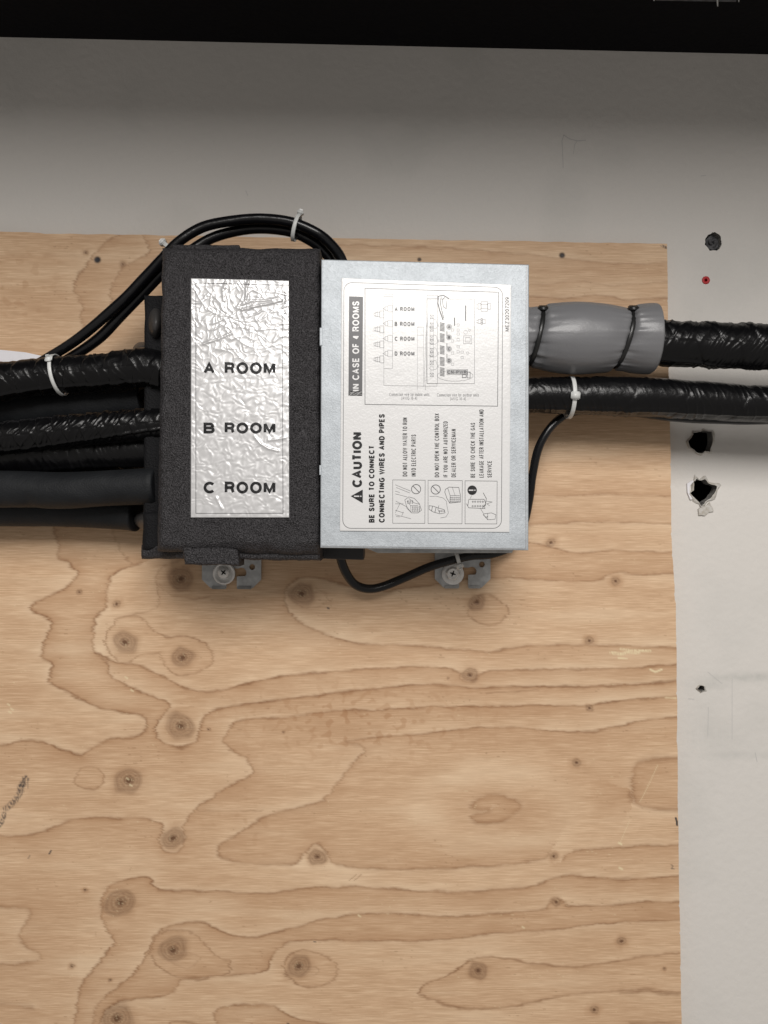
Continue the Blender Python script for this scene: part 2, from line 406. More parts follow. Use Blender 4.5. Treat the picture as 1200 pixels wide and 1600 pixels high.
# ------------------------------------------------------------------ plywood
z1 = lambda l: [(x / 2, 850 + y / 2) for x, y in l]
z2 = lambda l: [(600 + x / 2, 850 + y / 2) for x, y in l]
z3 = lambda l: [(x / 2, 1200 + y / 2) for x, y in l]
z4 = lambda l: [(600 + x / 2, 1200 + y / 2) for x, y in l]
z8 = lambda l: [(x * .4667, 300 + y * .4667) for x, y in l]
# (points, strength, side of the soft fade (+1/-1/0 none), fade width, core width, closed)
G = [
 (z1([(165, -60), (180, 0), (185, 40), (215, 60), (240, 95), (200, 140), (140, 170), (95, 200), (160, 240), (145, 290), (130, 350), (165, 375), (155, 430), (215, 465), (280, 500), (350, 520), (440, 535), (458, 570), (430, 600), (350, 610), (290, 635), (255, 660), (200, 645), (140, 620), (60, 615), (0, 628), (-120, 640)]), .6, -1, 15, 2, 0),
 (z1([(440, 60), (395, 75), (350, 100), (335, 150), (330, 195), (300, 230), (290, 290), (300, 340), (335, 370), (345, 410), (390, 440), (460, 470), (525, 500), (515, 530), (492, 560), (490, 590), (510, 620), (560, 636), (610, 618), (625, 575), (650, 530), (700, 510), (900, 485), (1050, 465), (1200, 450)]) + z2([(100, 440), (200, 442), (300, 450), (430, 445), (550, 446), (700, 443), (800, 438), (930, 427)]), .62, 1, 12, 1.8, 0),
 (z2([(400, 444), (560, 446), (700, 444), (830, 435), (930, 426)]), .6, 0, 5, 2.2, 0),
 (z1([(500, 340), (440, 347), (400, 372), (360, 358), (328, 310), (345, 260), (390, 226), (440, 230), (470, 262), (520, 292), (570, 286), (640, 310), (668, 352), (640, 390), (570, 412), (525, 392), (502, 345)]), .5, 1, 7, 1.3, 0),
 (z1([(300, 340), (360, 370), (430, 380), (490, 405), (560, 440), (640, 462), (750, 445), (870, 415), (1050, 398), (1200, 388)]) + z2([(100, 385), (215, 390), (240, 420), (268, 432), (300, 408), (360, 395), (500, 392), (700, 390), (800, 385), (930, 375)]), .6, 1, 12, 1.6, 0),
 (z1([(412, 65), (380, 30), (360, -20), (350, -60)]), .4, 1, 8, 1.5, 0),
 (z1([(660, 165), (600, 172), (540, 160), (500, 130), (488, 100), (510, 70), (560, 50)]), .35, 1, 9, 1.2, 0),
 (z1([(488, 120), (495, 185), (460, 212), (420, 220), (380, 230)]), .35, -1, 8, 1.2, 0),
 (z1([(1120, 140), (1000, 108), (930, 110), (890, 150), (900, 205), (950, 252), (1050, 295), (1130, 312), (1200, 315)]) + z2([(100, 318), (200, 327), (330, 336), (430, 322), (550, 315), (620, 318), (700, 316), (800, 321), (930, 325)]), .5, 1, 14, 1.6, 0),
 (z1([(895, 150), (920, 185), (960, 201), (1010, 190), (1020, 160), (990, 135)]), .3, 1, 6, 1.1, 0),
 (z2([(930, 25), (700, 22), (600, 28), (545, 15), (500, 5), (440, -10)]), .45, -1, 10, 1.4, 0),
 (z2([(930, 92), (790, 96), (740, 88), (700, 98), (650, 115), (500, 112), (340, 105), (200, 120), (0, 150)]), .42, 1, 12, 1.6, 0),
 (z2([(930, -60), (700, -70), (560, -66), (450, -60)]), .4, 1, 10, 1.6, 0),
 (z2([(930, -150), (700, -156), (560, -150), (450, -155)]), .3, 1, 14, 1.8, 0),
 (z1([(1200, 520), (1050, 521), (900, 540), (760, 550), (715, 580), (700, 625), (745, 655), (785, 690), (785, 720), (720, 755), (660, 795)]) + z3([(600, 140), (575, 180), (578, 215), (570, 250), (545, 267), (512, 252), (497, 222), (508, 185), (490, 168), (450, 157), (380, 158), (290, 155), (220, 165), (130, 200), (60, 212), (0, 210), (-100, 205)]), .5, -1, 14, 1.7, 0),
 (z2([(0, 518), (150, 510), (350, 508), (480, 505), (600, 507), (700, 495), (800, 485), (930, 474)]), .6, 1, 14, 1.6, 0),
 (z2([(-120, 618), (0, 602), (150, 590), (280, 575), (400, 573), (480, 580), (560, 585), (650, 587), (720, 572), (820, 550), (930, 539)]), .55, 1, 14, 1.6, 0),
 (z2([(320, 468), (400, 462), (480, 456)]), .4, 0, 4, 1.3, 0),
 (z2([(-120, 618), (-60, 640), (-100, 690), (-140, 740), (-190, 800)]) + z3([(930, 125), (830, 152), (770, 190), (680, 250), (700, 280), (780, 298), (880, 302), (930, 295), (960, 255), (990, 238), (1020, 260), (1050, 300), (1200, 316)]) + z4([(200, 312), (350, 305), (440, 295), (505, 280), (520, 262)]), .42, -1, 18, 2.0, 0),
 (z4([(555, 285), (580, 270), (610, 256), (730, 248), (830, 243), (935, 240)]), .5, 1, 12, 1.6, 0),
 (z3([(228, 830), (245, 720), (262, 665), (300, 620), (352, 545), (325, 490), (317, 415), (345, 370), (400, 346), (465, 345), (485, 372), (520, 383), (700, 386), (830, 393), (950, 376), (1100, 372), (1200, 376)]) + z4([(200, 388), (400, 380), (480, 362), (560, 337), (640, 340), (710, 350), (800, 345), (935, 338)]), .55, 1, 14, 1.8, 0),
 (z3([(280, 830), (310, 735), (360, 690), (410, 650), (455, 590), (480, 530), (530, 495), (590, 482), (640, 486), (700, 515), (760, 530), (830, 521), (950, 490), (1050, 465), (1200, 452)]) + z4([(200, 465), (350, 455), (470, 447), (505, 438), (520, 415), (545, 405), (565, 425), (590, 432), (700, 430), (780, 421), (935, 418)]), .55, 1, 14, 1.7, 0),
 (z3([(540, 508), (600, 515), (650, 558), (685, 592), (718, 604), (712, 640), (650, 656), (570, 658), (510, 632), (475, 590), (480, 540), (505, 517)]), .5, 1, 8, 1.4, 1),
 (z3([(590, 578), (620, 592), (600, 622), (570, 622), (525, 603)]), .35, -1, 6, 1.2, 0),
 (z3([(300, 830), (325, 768), (360, 736), (420, 722), (500, 714), (550, 690), (572, 662), (700, 650), (780, 645), (838, 627), (850, 590), (875, 560), (930, 541), (1050, 538), (1200, 541)]) + z4([(200, 535), (350, 515), (500, 508), (600, 495), (720, 485), (820, 478), (935, 475)]), .55, -1, 14, 1.6, 0),
 (z3([(960, 570), (1010, 585), (1058, 625), (1040, 662), (980, 686), (920, 670), (887, 632), (892, 600), (920, 577)]), .48, 1, 7, 1.3, 1),
 (z3([(955, 618), (990, 625), (985, 648), (950, 652)]), .3, -1, 5, 1.1, 0),
 (z3([(690, 820), (670, 772), (700, 745), (770, 738), (840, 742), (900, 770), (950, 790), (1030, 802), (1200, 820)]), .5, 1, 10, 1.6, 0),
 (z3([(520, 806), (545, 793), (600, 795), (640, 806)]), .4, 1, 8, 1.4, 0),
 (z4([(925, 577), (800, 590), (740, 602), (600, 622), (480, 612), (400, 600), (320, 592), (270, 602), (200, 645), (125, 680), (113, 705), (160, 728), (230, 748), (330, 752), (430, 740), (560, 712), (680, 700), (800, 696), (935, 702)]), .6, -1, 9, 1.5, 0),
 (z4([(740, 702), (830, 694), (870, 705), (930, 705)]), .55, 0, 5, 2.4, 0),
 (z4([(770, 800), (850, 796), (935, 795)]), .5, 0, 5, 2.4, 0),
 (z3([(-100, 430), (0, 432), (60, 437), (98, 452), (62, 515), (75, 555), (120, 578), (110, 602), (50, 612), (0, 612), (-100, 615)]), .42, -1, 22, 2.5, 0),
 (z3([(-100, 745), (0, 738), (50, 742), (100, 750)]), .35, 1, 14, 4, 0),
 (z1([(270, 696), (308, 706), (325, 732), (308, 762), (270, 766), (232, 748), (245, 715)]), .45, 1, 7, 1.3, 1),
 (z2([(300, 160), (345, 165), (378, 196), (390, 220), (350, 250), (300, 248), (266, 230), (272, 200)]), .42, 1, 7, 1.3, 1),
 (z2([(935, 667), (860, 672), (792, 685), (776, 740), (778, 800)]) + z4([(768, 80), (800, 116), (850, 128), (935, 131)]), .42, -1, 24, 3.5, 0),
 (z4([(300, 95), (360, 85), (412, 105), (420, 130), (370, 165), (300, 172), (278, 150), (335, 132), (275, 125)]), .36, 1, 12, 3.0, 1),
 (z8([(395, 145), (375, 155), (330, 190), (290, 240), (255, 290), (250, 330), (275, 380), (270, 430), (290, 490), (285, 560)]), .42, -1, 16, 1.7, 0),
 (z8([(480, 140), (500, 200), (430, 240), (390, 280), (370, 340), (378, 400), (365, 470)]), .38, -1, 12, 1.5, 0),
 ([(-100, 402), (60, 399), (140, 400)], .15, 1, 8, 1.4, 0),
 ([(500, 380), (700, 388), (860, 402), (960, 412), (1050, 410)], .3, 1, 12, 1.5, 0),
 ([(820, 462), (880, 466), (930, 461), (980, 468), (1050, 466)], .38, 1, 10, 1.5, 0),
 ([(820, 446), (900, 440), (960, 446), (1050, 440)], .22, 1, 10, 1.5, 0),
 (z3([(620, 133), (720, 134), (820, 134)]), .4, 0, 4, .9, 0),
 (z3([(-80, 272), (0, 270), (90, 262), (160, 268)]), .22, 1, 8, 1.4, 0),
 (z1([(640, 1000), (700, 940), (830, 850), (900, 830)]), .0, 0, 4, 1, 0),
]
# generic growth lines beyond the frame
for k in range(16):
    y = 1640 + 42 * k; G.append(([(x, y + 14 * math.sin(x / 170 + k * 1.3)) for x in range(-900, 1120, 60)], .45, 1, 13, 1.6, 0))
for k in range(24):
    y = 400 + 52 * k; G.append(([(x, y + 16 * math.sin(x / 120 + k * 2.1)) for x in range(-900, -50, 60)], .4, 1, 13, 1.6, 0))
KN = [(283, 904, 15), (471, 928, 14), (195, 1004, 14), (285, 1028, 13), (282, 1135, 16), (201, 1220, 16), (270, 1310, 13), (496, 1339, 10), (188, 1411, 17), (270, 1485, 16), (467, 1510, 14), (183, 1592, 18),
      (745, 941, 10), (962, 908, 7), (861, 848, 7), (921, 1001, 7), (734, 1055, 9), (921, 1107, 6), (901, 1192, 7), (865, 1338, 6), (869, 1410, 7), (971, 1471, 7), (747, 1517, 11), (928, 1578, 7),
      (124, 925, 4.5), (182, 944, 6), (112, 1510, 4), (133, 1391, 3.5), (172, 1532, 3), (134, 395, 4), (192, 413, 4.5), (443, 1294 - 150, 2.5), (326, 1140, 3), (1038, 1514, 3), (700, 1060, 2)]
xs = np.concatenate([np.arange(-700, -15, 14.0), np.arange(-15, 1066.1, 1.5)])
ys = np.concatenate([np.arange(0, 1255, 1.5), np.arange(1255, 1900, 14.0)])
XX, YY = np.meshgrid(xs, ys)
redge = np.interp(YY[:, 0] + 375, [380, 600, 700, 860, 950, 1100, 1250, 1400, 1600, 1700], [1043, 1046, 1048.5, 1051, 1057, 1059, 1060, 1062.5, 1066, 1068])
redge = redge + pn(ys / 60, 3.3) * .9 + pn(ys / 5, 8.3) * .35 - 1.5 * ridge(ys / 60, 5.5, 0, 20)
XX = np.where(XX > 900, 900 + (XX - 900) * ((redge[:, None] - 900) / 166.0), XX)
top = 363.5 + 17.3 * XX / 1043 + np.clip(XX / 60, 0, 1) * 0 + pn(XX / 30, 1.7) * 1.2 - 1.2 * sm(70, 60, XX)
fall = np.clip(1 - YY / 300, 0, 1)
PY = 372 + YY + (top - 372) * fall
u = XX + pn(XX / 14, PY / 2.2, 1.0) * 5 + pn(XX / 40, PY / 9, 4.0) * 4
v = PY + pn(XX / 30, PY / 9, 2.0) * 2.5 + pn(XX / 9, PY / 4, 6.0) * 1.2
line = np.zeros_like(XX); tone = np.zeros_like(XX); knot = np.zeros_like(XX); pale = np.zeros_like(XX); ink = np.zeros_like(XX); light = np.zeros_like(XX)
def dist(pts, u, v):
    best = np.full(u.shape, 1e9); side = np.ones(u.shape)
    for (x0, y0), (x1, y1) in zip(pts[:-1], pts[1:]):
        dx, dy = x1 - x0, y1 - y0; L2 = dx * dx + dy * dy
        if L2 < 1e-9: continue
        t = np.clip(((u - x0) * dx + (v - y0) * dy) / L2, 0, 1)
        ex, ey = u - (x0 + t * dx), v - (y0 + t * dy); d = ex * ex + ey * ey
        m = d < best; best = np.where(m, d, best); side = np.where(m, np.sign(dx * ey - dy * ex), side)
    return np.sqrt(best), side
for gi, (pts, a, sd, fw, cw, cl) in enumerate(G):
    if a == 0: continue
    c = catmull(pts, 4, bool(cl))
    # split into runs so that only nearby vertices are touched
    x0, y0 = c.min(0) - 60; x1, y1 = c.max(0) + 60
    r0 = np.searchsorted(PY[:, 300], y0); r1 = np.searchsorted(PY[:, 300], y1); c0 = np.searchsorted(xs, x0); c1 = np.searchsorted(xs, x1)
    if r1 <= r0 or c1 <= c0: continue
    sl = (slice(r0, r1), slice(c0, c1)); uu, vv = u[sl], v[sl]
    d, s_ = dist(c, uu, vv)
    var = .75 + .6 * pn(uu / 35, vv / 35, gi * 3.1)
    var = np.clip(var, .25, 1.3)
    line[sl] = np.maximum(line[sl], a * var * np.exp(-(d / (cw * 1.15)) ** 2) * 1.0)
    if sd:
        on = (s_ * sd > 0)
        tone[sl] = np.maximum(tone[sl], np.where(on, a * (.98 if fw > 9 else .5) * (.5 + .5 * var) * np.exp(-d / (fw * 1.5)), a * .6 * np.exp(-d / 2.2)))
        light[sl] = np.maximum(light[sl], np.where(on, 0, (.85 if fw > 9 else .4) * a * var * np.exp(-d / 12.)))
rng = random.Random(7)
for i, (kx_, ky_, kr) in enumerate(KN):
    w_ = kr * 3.2
    m = (np.abs(XX - kx_) < w_ * 1.4) & (np.abs(PY - ky_) < w_)
    X_, Y_ = XX[m], PY[m]
    a = rng.uniform(-.5, .5); dx, dy = X_ - kx_, Y_ - ky_
    ex, ey = dx * math.cos(a) + dy * math.sin(a), -dx * math.sin(a) + dy * math.cos(a)
    r = np.sqrt((ex / 1.18) ** 2 + ey ** 2) * (1 + .30 * pn(X_ / (kr * 1.3), Y_ / (kr * 1.3), i)) / kr
    rg = .5 + .5 * np.cos(r * (2 * math.pi) * (3.0 if kr > 8 else 1.4) * (.75 + .25 * r) + 1.6 * pn(X_ / kr, Y_ / kr, i + 9.0))
    body = sm(1.25, .75, r)
    kk = sm(1.35, .55, r) * (.16 + .15 * rg) * (1 + .8 * pn(X_ / 5, Y_ / 1.5, i + 40.)) + .45 * sm(.6, .15, r) * (0.6 + .6 * pn(X_ / 2.2, Y_ / 1.6, i + 3))
    kk = kk + .75 * sm(.28, .08, r + .12 * pn(X_ / 1.5, Y_ / 1.5, i)) + .16 * np.exp(-((r - 1.15) / .12) ** 2) * (kr > 8)
    kk = kk * 1.12 + .16 * sm(.16, .06, np.abs(r - .95 - .1 * pn(X_ / kr, Y_ / kr, i + 70.))) * (kr > 8) + .12 * sm(1.9, .6, r) * (kr > 8)
    knot[m] = np.maximum(knot[m], np.clip(kk * (1.0 if kr > 8 else 1.25), 0, .95))
    tone[m] = np.maximum(tone[m], .35 * sm(2.2, .9, r))
    if kr > 12:
        pale[m] = np.maximum(pale[m], .35 * sm(.62, .75, pn(X_ / 2.2, Y_ / 3, i + 20) + .3) * sm(.8, .3, r))
# broad figure, freckled blotches, water marks
bd = .9 * fbm(u / 210, v / 38, 31.0, 2) + .25 * pn(u / 70, v / 7, 37.0)
tone = tone + .26 * np.clip(bd, 0, 1) + .03
rr0 = np.sqrt(((u - 772) / 1.9) ** 2 + (v - 1264) ** 2)
tone = tone + .22 * np.exp(-((rr0 - 20) / 17) ** 2); light = light + .22 * np.exp(-((rr0 - 62) / 16) ** 2)
light = light + .45 * np.clip(-bd - .05, 0, 1)
bl = sm(.18, .34, pn(XX / 13, PY / 11, 50.0)) * np.exp(-(((XX - 560) / 170) ** 2 + ((PY - 1128) / 55) ** 2))
bl2 = sm(.2, .35, pn(XX / 16, PY / 13, 60.0)) * np.exp(-(((XX - 30) / 60) ** 2 + ((PY - 450) / 60) ** 2))
bl3 = sm(.2, .4, pn(XX / 14, PY / 12, 66.0)) * np.exp(-(((XX - 370) / 60) ** 2 + ((PY - 1290) / 40) ** 2))
tone = tone + .42 * bl + .35 * bl2 + .2 * bl3
# small flecks
fk = sm(.50, .62, pn(XX / 9, PY / 1.7, 80.0)) * sm(.1, .4, pn(XX / 60, PY / 40, 81.0)); line = np.maximum(line, .35 * fk)
fp = sm(.55, .68, pn(XX / 6, PY / 1.6, 90.0)) * sm(.15, .45, pn(XX / 70, PY / 50, 95.0)); pale = np.maximum(pale, .35 * fp)
def mark(arr, pts, wd, a, seed, nz=0.0):
    pts = np.array(pts, float); m = (XX > pts[:, 0].min() - 9) & (XX < pts[:, 0].max() + 9) & (PY > pts[:, 1].min() - 9) & (PY < pts[:, 1].max() + 9)
    d, _ = dist(pts, XX[m], PY[m]); q = a * sm(wd, wd * .4, d)
    if nz: q = q * sm(-nz, nz * .6, pn(XX[m] / 1.6, PY[m] / 5, seed))
    arr[m] = np.maximum(arr[m], q)
mark(ink, [(40, 1217), (36, 1224), (32, 1232)], 7.5, .9, 1, .5); mark(ink, [(33, 1236), (24, 1250), (14, 1260), (9, 1263)], 6.5, .7, 2, .45); mark(ink, [(7, 1272), (2, 1286), (-8, 1296)], 5, .85, 3, .4)
mark(ink, [(44, 1216), (44, 1232)], 1.2, .4, 3); mark(ink, [(80, 1329), (77, 1334)], 1.6, .9, 4); mark(ink, [(47, 1337), (44, 1341)], 1.4, .5, 4)
mark(ink, [(1056, 1278), (1057.5, 1284), (1058, 1289)], 2.0, 1, 4); mark(ink, [(1048, 1351), (1052, 1353), (1049, 1357), (1054, 1357)], 1.0, .6, 5)
for x, y in ((511.5, 949.5), (511, 950), (490, 1471), (511 - 511 + 449, 1599)): mark(ink, [(x, y), (x + 3, y + 1)], 1.3, .8, 6)
mark(ink, [(1034, 384), (1041, 387)], 2.6, .8, 7, .3)
mark(ink, [(152, 406), (152.5, 406)], 7.0, 1, 8); mark(ink, [(878, 399), (878.5, 399)], 6.0, .95, 8); mark(ink, [(655, 405.5), (655.5, 405.5)], 4.0, .9, 8)  # holes in the board: their inner shade painted dark through this attribute
mark(pale, [(970, 1014), (985, 1016), (1016, 1017)], 2.6, .85, 12, .7); mark(pale, [(955, 1020), (970, 1022), (985, 1019), (998, 1020)], 3.6, .9, 13, .7); mark(pale, [(966, 1028), (980, 1029)], 1.6, .8, 14)
mark(pale, [(1016, 1046), (1024, 1050), (1034, 1046)], 2.2, .8, 15); mark(pale, [(1040, 1090), (1056, 1091)], 1.6, .6, 15)
mark(pale, [(1028, 1195), (1014, 1225), (1000, 1253)], .9, .45, 16); mark(pale, [(984, 1282), (976, 1300), (969, 1317)], .9, .4, 17); mark(pale, [(967, 1317), (971, 1319)], 2.2, .8, 17); mark(pale, [(968, 1356), (972, 1358)], 2.4, .7, 17)
for x, y in ((12, 1100), (17, 1107), (14, 1112), (196, 1058), (205, 1078), (203, 1226), (198, 1216), (560, 1430), (816, 1448)): mark(pale, [(x, y), (x + 3, y + 2)], 2, .6, 18)
for x0 in (545, 553): mark(line, [(x0, 1376), (x0 + 8, 1370), (x0 + 12, 1366)], .9, .5, 19)
hgt = np.zeros_like(XX) + pn(XX / 220, PY / 260, 9.0) * .0003 - .0008 * sm(.5, 1, ink) * (PY < 420)
k_ = S * (D - hgt) / D
V = np.stack([(XX - 600) * k_, -hgt, ZC + (800 - PY) * k_], -1)
clampf = lambda a: np.clip(a, 0, .95)
ply = grid_mesh('plywood_panel', V, M['wood'], attrs={'light': clampf(light), 'line': clampf(line), 'tone': clampf(tone), 'knot': clampf(knot), 'pale': clampf(pale), 'ink': np.clip(ink, 0, 1)}, skirt=-HW - .0002)
tag(ply, 'knotty tan plywood backing board screwed to the white wall', 'plywood board')

# ------------------------------------------------------------------ tubes
def tube(name, path, mat, parent=None, nang=40, step=2.0, disp=None, flat=1.0, cap=True):
    """path: (px, py, h, r_px) control points; disp(s_m, theta, px) -> metres"""
    c = catmull(path, 12)
    seg = np.hypot(np.diff(c[:, 0]), np.diff(c[:, 1])) + np.abs(np.diff(c[:, 2])) / S
    L = np.concatenate([[0], np.cumsum(seg)]); n = max(4, int(L[-1] / step))
    q = np.linspace(0, L[-1], n); c = np.stack([np.interp(q, L, c[:, i]) for i in range(4)], -1)
    W = np.array([P(*p[:3]) for p in c]); R = c[:, 3] * S * (D - c[:, 2]) / D
    T = np.gradient(W, axis=0); T /= np.linalg.norm(T, axis=1)[:, None]
    F = np.array([0, -1.0, 0]) - T * (T @ np.array([0, -1.0, 0]))[:, None]
    ln = np.linalg.norm(F, axis=1); F /= np.maximum(ln, 1e-6)[:, None]
    B = np.cross(F, T)       # pointing 'up' for a path running to +x
    s_ = np.concatenate([[0], np.cumsum(np.linalg.norm(np.diff(W, axis=0), axis=1))])
    th = np.linspace(0, 2 * math.pi, nang, endpoint=False)
    rr = R[:, None] * np.ones(nang)[None]
    if disp is not None: rr = rr + disp(s_[:, None], th[None], c[:, 0][:, None], c[:, 1][:, None])
    V = W[:, None] + rr[..., None] * (np.cos(th)[None, :, None] * F[:, None] * flat + np.sin(th)[None, :, None] * B[:, None])
    if cap:
        a, b = W[0], W[-1]
        V = np.concatenate([np.broadcast_to(a, (1, nang, 3)), W[0] + (V[:1] - W[0]) * .8, V, W[-1] + (V[-1:] - W[-1]) * .8, np.broadcast_to(b, (1, nang, 3))])
    return grid_mesh(name, V, mat, parent, closed_u=True)

def wrapdisp(seed, pitch=.030, amp=1.0, slant=1.0):
    def f(s, th, px, py):
        hel = s / pitch - slant * th / (2 * math.pi) + .15 * pn(s * 20, seed, 0.)
        fr = hel - np.floor(hel)
        step_ = .0012 * (1 - fr) * (1 - np.exp(-fr * 22))
        cx, sx = np.cos(th) * .018, np.sin(th) * .018
        sl = s + sx * .45 * slant
        w1 = pn(sl * 120, cx * 60, sx * 60 + seed)                # soft puckers
        w2 = ridge(sl * 165 + .5 * pn(s * 60, cx * 60, sx * 60), cx * 22 + seed, sx * 22, 3)   # folds across the pipe
        w3 = pn(s * 230, cx * 160, sx * 160 + seed)
        mod = np.clip(.55 + 1.3 * pn(s * 24, cx * 40, seed + sx * 40), 0, 1.4)
        seam = .0011 * sm(.05, 0, np.abs(((th + .5 + 1.2 * pn(s * 5, seed)) % (2 * math.pi)) - 5.9) * .35) # lengthwise overlap edge
        return amp * (step_ + (.0006 * w1 + .0008 * w2) * (.25 + .9 * mod) + .00025 * w3 * mod + seam)
    return f
def smalldisp(a=.0002, f_=60, seed=0):
    return lambda s, th, px, py: a * pn(s * f_, np.cos(th) * 1.5, np.sin(th) * 1.5 + seed)

# pipes on the left
pA = tube('taped_pipe', [(-260, 640, .066, 31), (-120, 618, .068, 30), (0, 597, .070, 28), (90, 586, .071, 27), (150, 583, .072, 27), (200, 577, .074, 29), (232, 575, .076, 29), (262, 582, .078, 28)], M['tape'], nang=120, step=.9, disp=wrapdisp(3.0, .020, 1.1, 1.3))
tag(pA, 'uppermost pipe left of the foam box, in glossy wrinkled black tape with a white tie', 'pipe', 'insulated pipes entering the left side')
pB = tube('taped_pipe', [(-260, 714, .066, 24), (0, 685, .070, 24), (120, 672, .072, 24), (262, 660, .074, 23)], M['tape'], nang=120, step=.9, disp=wrapdisp(13.0, .014, 1.0, -1.5))
tag(pB, 'wrinkled black taped pipe entering the foam box beside the B lettering', 'pipe', 'insulated pipes entering the left side')
pB2 = tube('taped_pipe', [(-260, 735, .040, 27), (0, 712, .046, 32), (120, 708, .048, 33), (262, 702, .052, 32)], M['tape'], nang=90, step=1.4, disp=wrapdisp(23.0, .022, .7, 1.0))
tag(pB2, 'shadowed black taped pipe tucked between the wrinkled middle pipe and the smooth foam pipe', 'pipe', 'insulated pipes entering the left side')
pG = tube('foam_pipe', [(-260, 656, .034, 29), (0, 643, .036, 29), (120, 634, .040, 29), (226, 626, .044, 29)], M['pipe_foam'], nang=48, step=3, disp=smalldisp(.0005, 30, 4))
tag(pG, 'smooth grey insulated pipe showing between the two upper wrinkled taped pipes', 'pipe', 'insulated pipes entering the left side')
pC = tube('foam_pipe', [(-260, 768, .066, 30), (0, 764, .068, 29), (100, 766, .070, 28.5), (200, 761, .072, 28.5), (246, 759, .074, 29)], M['pipe_foam'], nang=64, step=2, disp=lambda s, th, px, py: .0006 * pn(s * 25, np.cos(th) * 1.5, np.sin(th) * 1.5) - .0012 * np.exp(-((px - 55) / 10.) ** 2) * sm(.6, 1.0, np.cos(th + .9)) - .0012 * sm(240, 246, px))
tag(pC, 'smooth charcoal foam pipe entering the foam box beside the C lettering', 'pipe', 'insulated pipes entering the left side')
pD = tube('foam_pipe', [(-260, 800, .034, 26), (0, 794, .036, 29), (100, 795, .036, 28), (190, 800, .038, 28), (214, 803, .040, 28)], M['pipe_foam'], nang=48, step=3, disp=smalldisp(.0006, 30, 9))
tag(pD, 'lowest and rearmost of the black pipes left of the foam box', 'pipe', 'insulated pipes entering the left side')

# sheet of paper at the left edge
pp = np.zeros((6, 30, 3))
for i, x in enumerate(np.linspace(-140, 77, 30)):
    yt = np.interp(x, [-140, 0, 40, 60, 77], [540, 546.5, 550.5, 555, 558])
    for j in range(6):
        y = yt + (612 - yt) * j / 5
        pp[j, i] = P(x, y, .030 + .002 * math.sin(x / 30) + .0015 * (j / 5))
o = grid_mesh('paper_sheet', pp, M['paper'], skirt=-.029); tag(o, 'white paper sheet tucked behind the topmost left pipe', 'paper')

# ------------------------------------------------------------------ rounded slabs
def slab(name, TL, TR, BR, BL, h1, h0, r, mat, parent, step=2.0, bulge=0.0, jitter=0.0, lump=0.0, hf=None, seed=0, lmask=None, smooth=True):
    W_ = max(math.hypot(TR[0] - TL[0], TR[1] - TL[1]), math.hypot(BR[0] - BL[0], BR[1] - BL[1])); H_ = math.hypot(BL[0] - TL[0], BL[1] - TL[1])
    def samples(L):
        m = max(2, int((L - 2 * r) / step)); e = r * (1 - np.cos(np.linspace(0, math.pi / 2, 7)))[:-1]
        return np.concatenate([e, np.linspace(r, L - r, m), L - e[::-1]]) / L
    a = samples(W_); b = samples(H_); A, B_ = np.meshgrid(a, b)
    X = (1 - B_) * ((1 - A) * TL[0] + A * TR[0]) + B_ * ((1 - A) * BL[0] + A * BR[0])
    Y = (1 - B_) * ((1 - A) * TL[1] + A * TR[1]) + B_ * ((1 - A) * BL[1] + A * BR[1])
    if jitter:
        e = sm(.06, 0, A) + sm(.94, 1, A); X = X + jitter * e * pn(Y / 30, 4.0 + seed) + .3 * jitter * e * pn(Y / 5, 9. + seed)
        e = sm(.06, 0, B_) + sm(.94, 1, B_); Y = Y + jitter * e * pn(X / 30, 14.0 + seed) + .3 * jitter * e * pn(X / 5, 19. + seed)
    dx = np.minimum(A, 1 - A) * W_; dy = np.minimum(B_, 1 - B_) * H_
    q = lambda d: (1 - np.sqrt(np.clip(1 - (1 - np.clip(d / r, 0, 1)) ** 2, 0, 1)))
    drop = np.clip(q(dx) + q(dy), 0, 1.2) * r * S
    Hh = h1 - drop + lump * pn(X / 45, Y / 45, seed + 2.0) * (1 if lmask is None else lmask(X, Y)) + bulge * (4 * A * (1 - A)) * (4 * B_ * (1 - B_))
    if hf is not None: Hh = Hh + hf(X, Y)
    k = S * (D - Hh) / D
    V = np.stack([(X - 600) * k, -Hh, ZC + (800 - Y) * k], -1)
    return grid_mesh(name, V, mat, parent, skirt=(-h0 if h0 is not None else None), smooth=smooth)

HF = .122; HM = .127
box = empty('branch_box', P(540, 650, 0), 'wall mounted pipe branch box, half charcoal foam with silver label, half galvanised metal cover', 'branch box')
slab('body_flange', (226, 462), (300, 462), (300, 860), (224, 872), .080, .004, 5, M['foam_back'], box, jitter=1.5, lump=.002, seed=5)
foam = slab('foam_cover', (254, 388), (500.5, 388.5), (500.5, 868), (246, 862), HF, .010, 10, M['foam'], box, step=1.6, jitter=1.8, lump=.003, seed=1,
     lmask=lambda X, Y: 1 - sm(14, 2, np.maximum(np.abs(X - 375) - 77, 0)) * sm(14, 2, np.maximum(np.abs(Y - 622) - 187, 0)),
     hf=lambda X, Y: .0006 * pn(X / 12, Y / 12, 3.) - .004 * sm(845, 866, Y) )
slab('foam_lip', (221, 851), (500.5, 858), (500.5, 876), (221, 873), .113, .060, 6, M['foam'], box, step=1.6, jitter=2.0, lump=.0015, seed=8, hf=lambda X, Y: -.022 * sm(300, 222, X) * 1.0)
slab('foam_flap', (283, 854), (371, 856), (376, 884), (290, 882), .121, .100, 4, M['foam'], box, step=1.2, jitter=1.6, lump=.001, seed=12, hf=lambda X, Y: -.0012 * sm(6, 2, Y - 856) * sm(.1, .3, np.sin(X / 3.4)))
slab('foam_flap', (268, 382.5), (374, 383), (377, 396), (268, 398), .117, .100, 3.5, M['foam'], box, step=1.2, jitter=1.2, lump=.001, seed=14, hf=lambda X, Y: -.0010 * sm(.1, .3, np.sin(X / 3.4)) * sm(388, 391, Y))
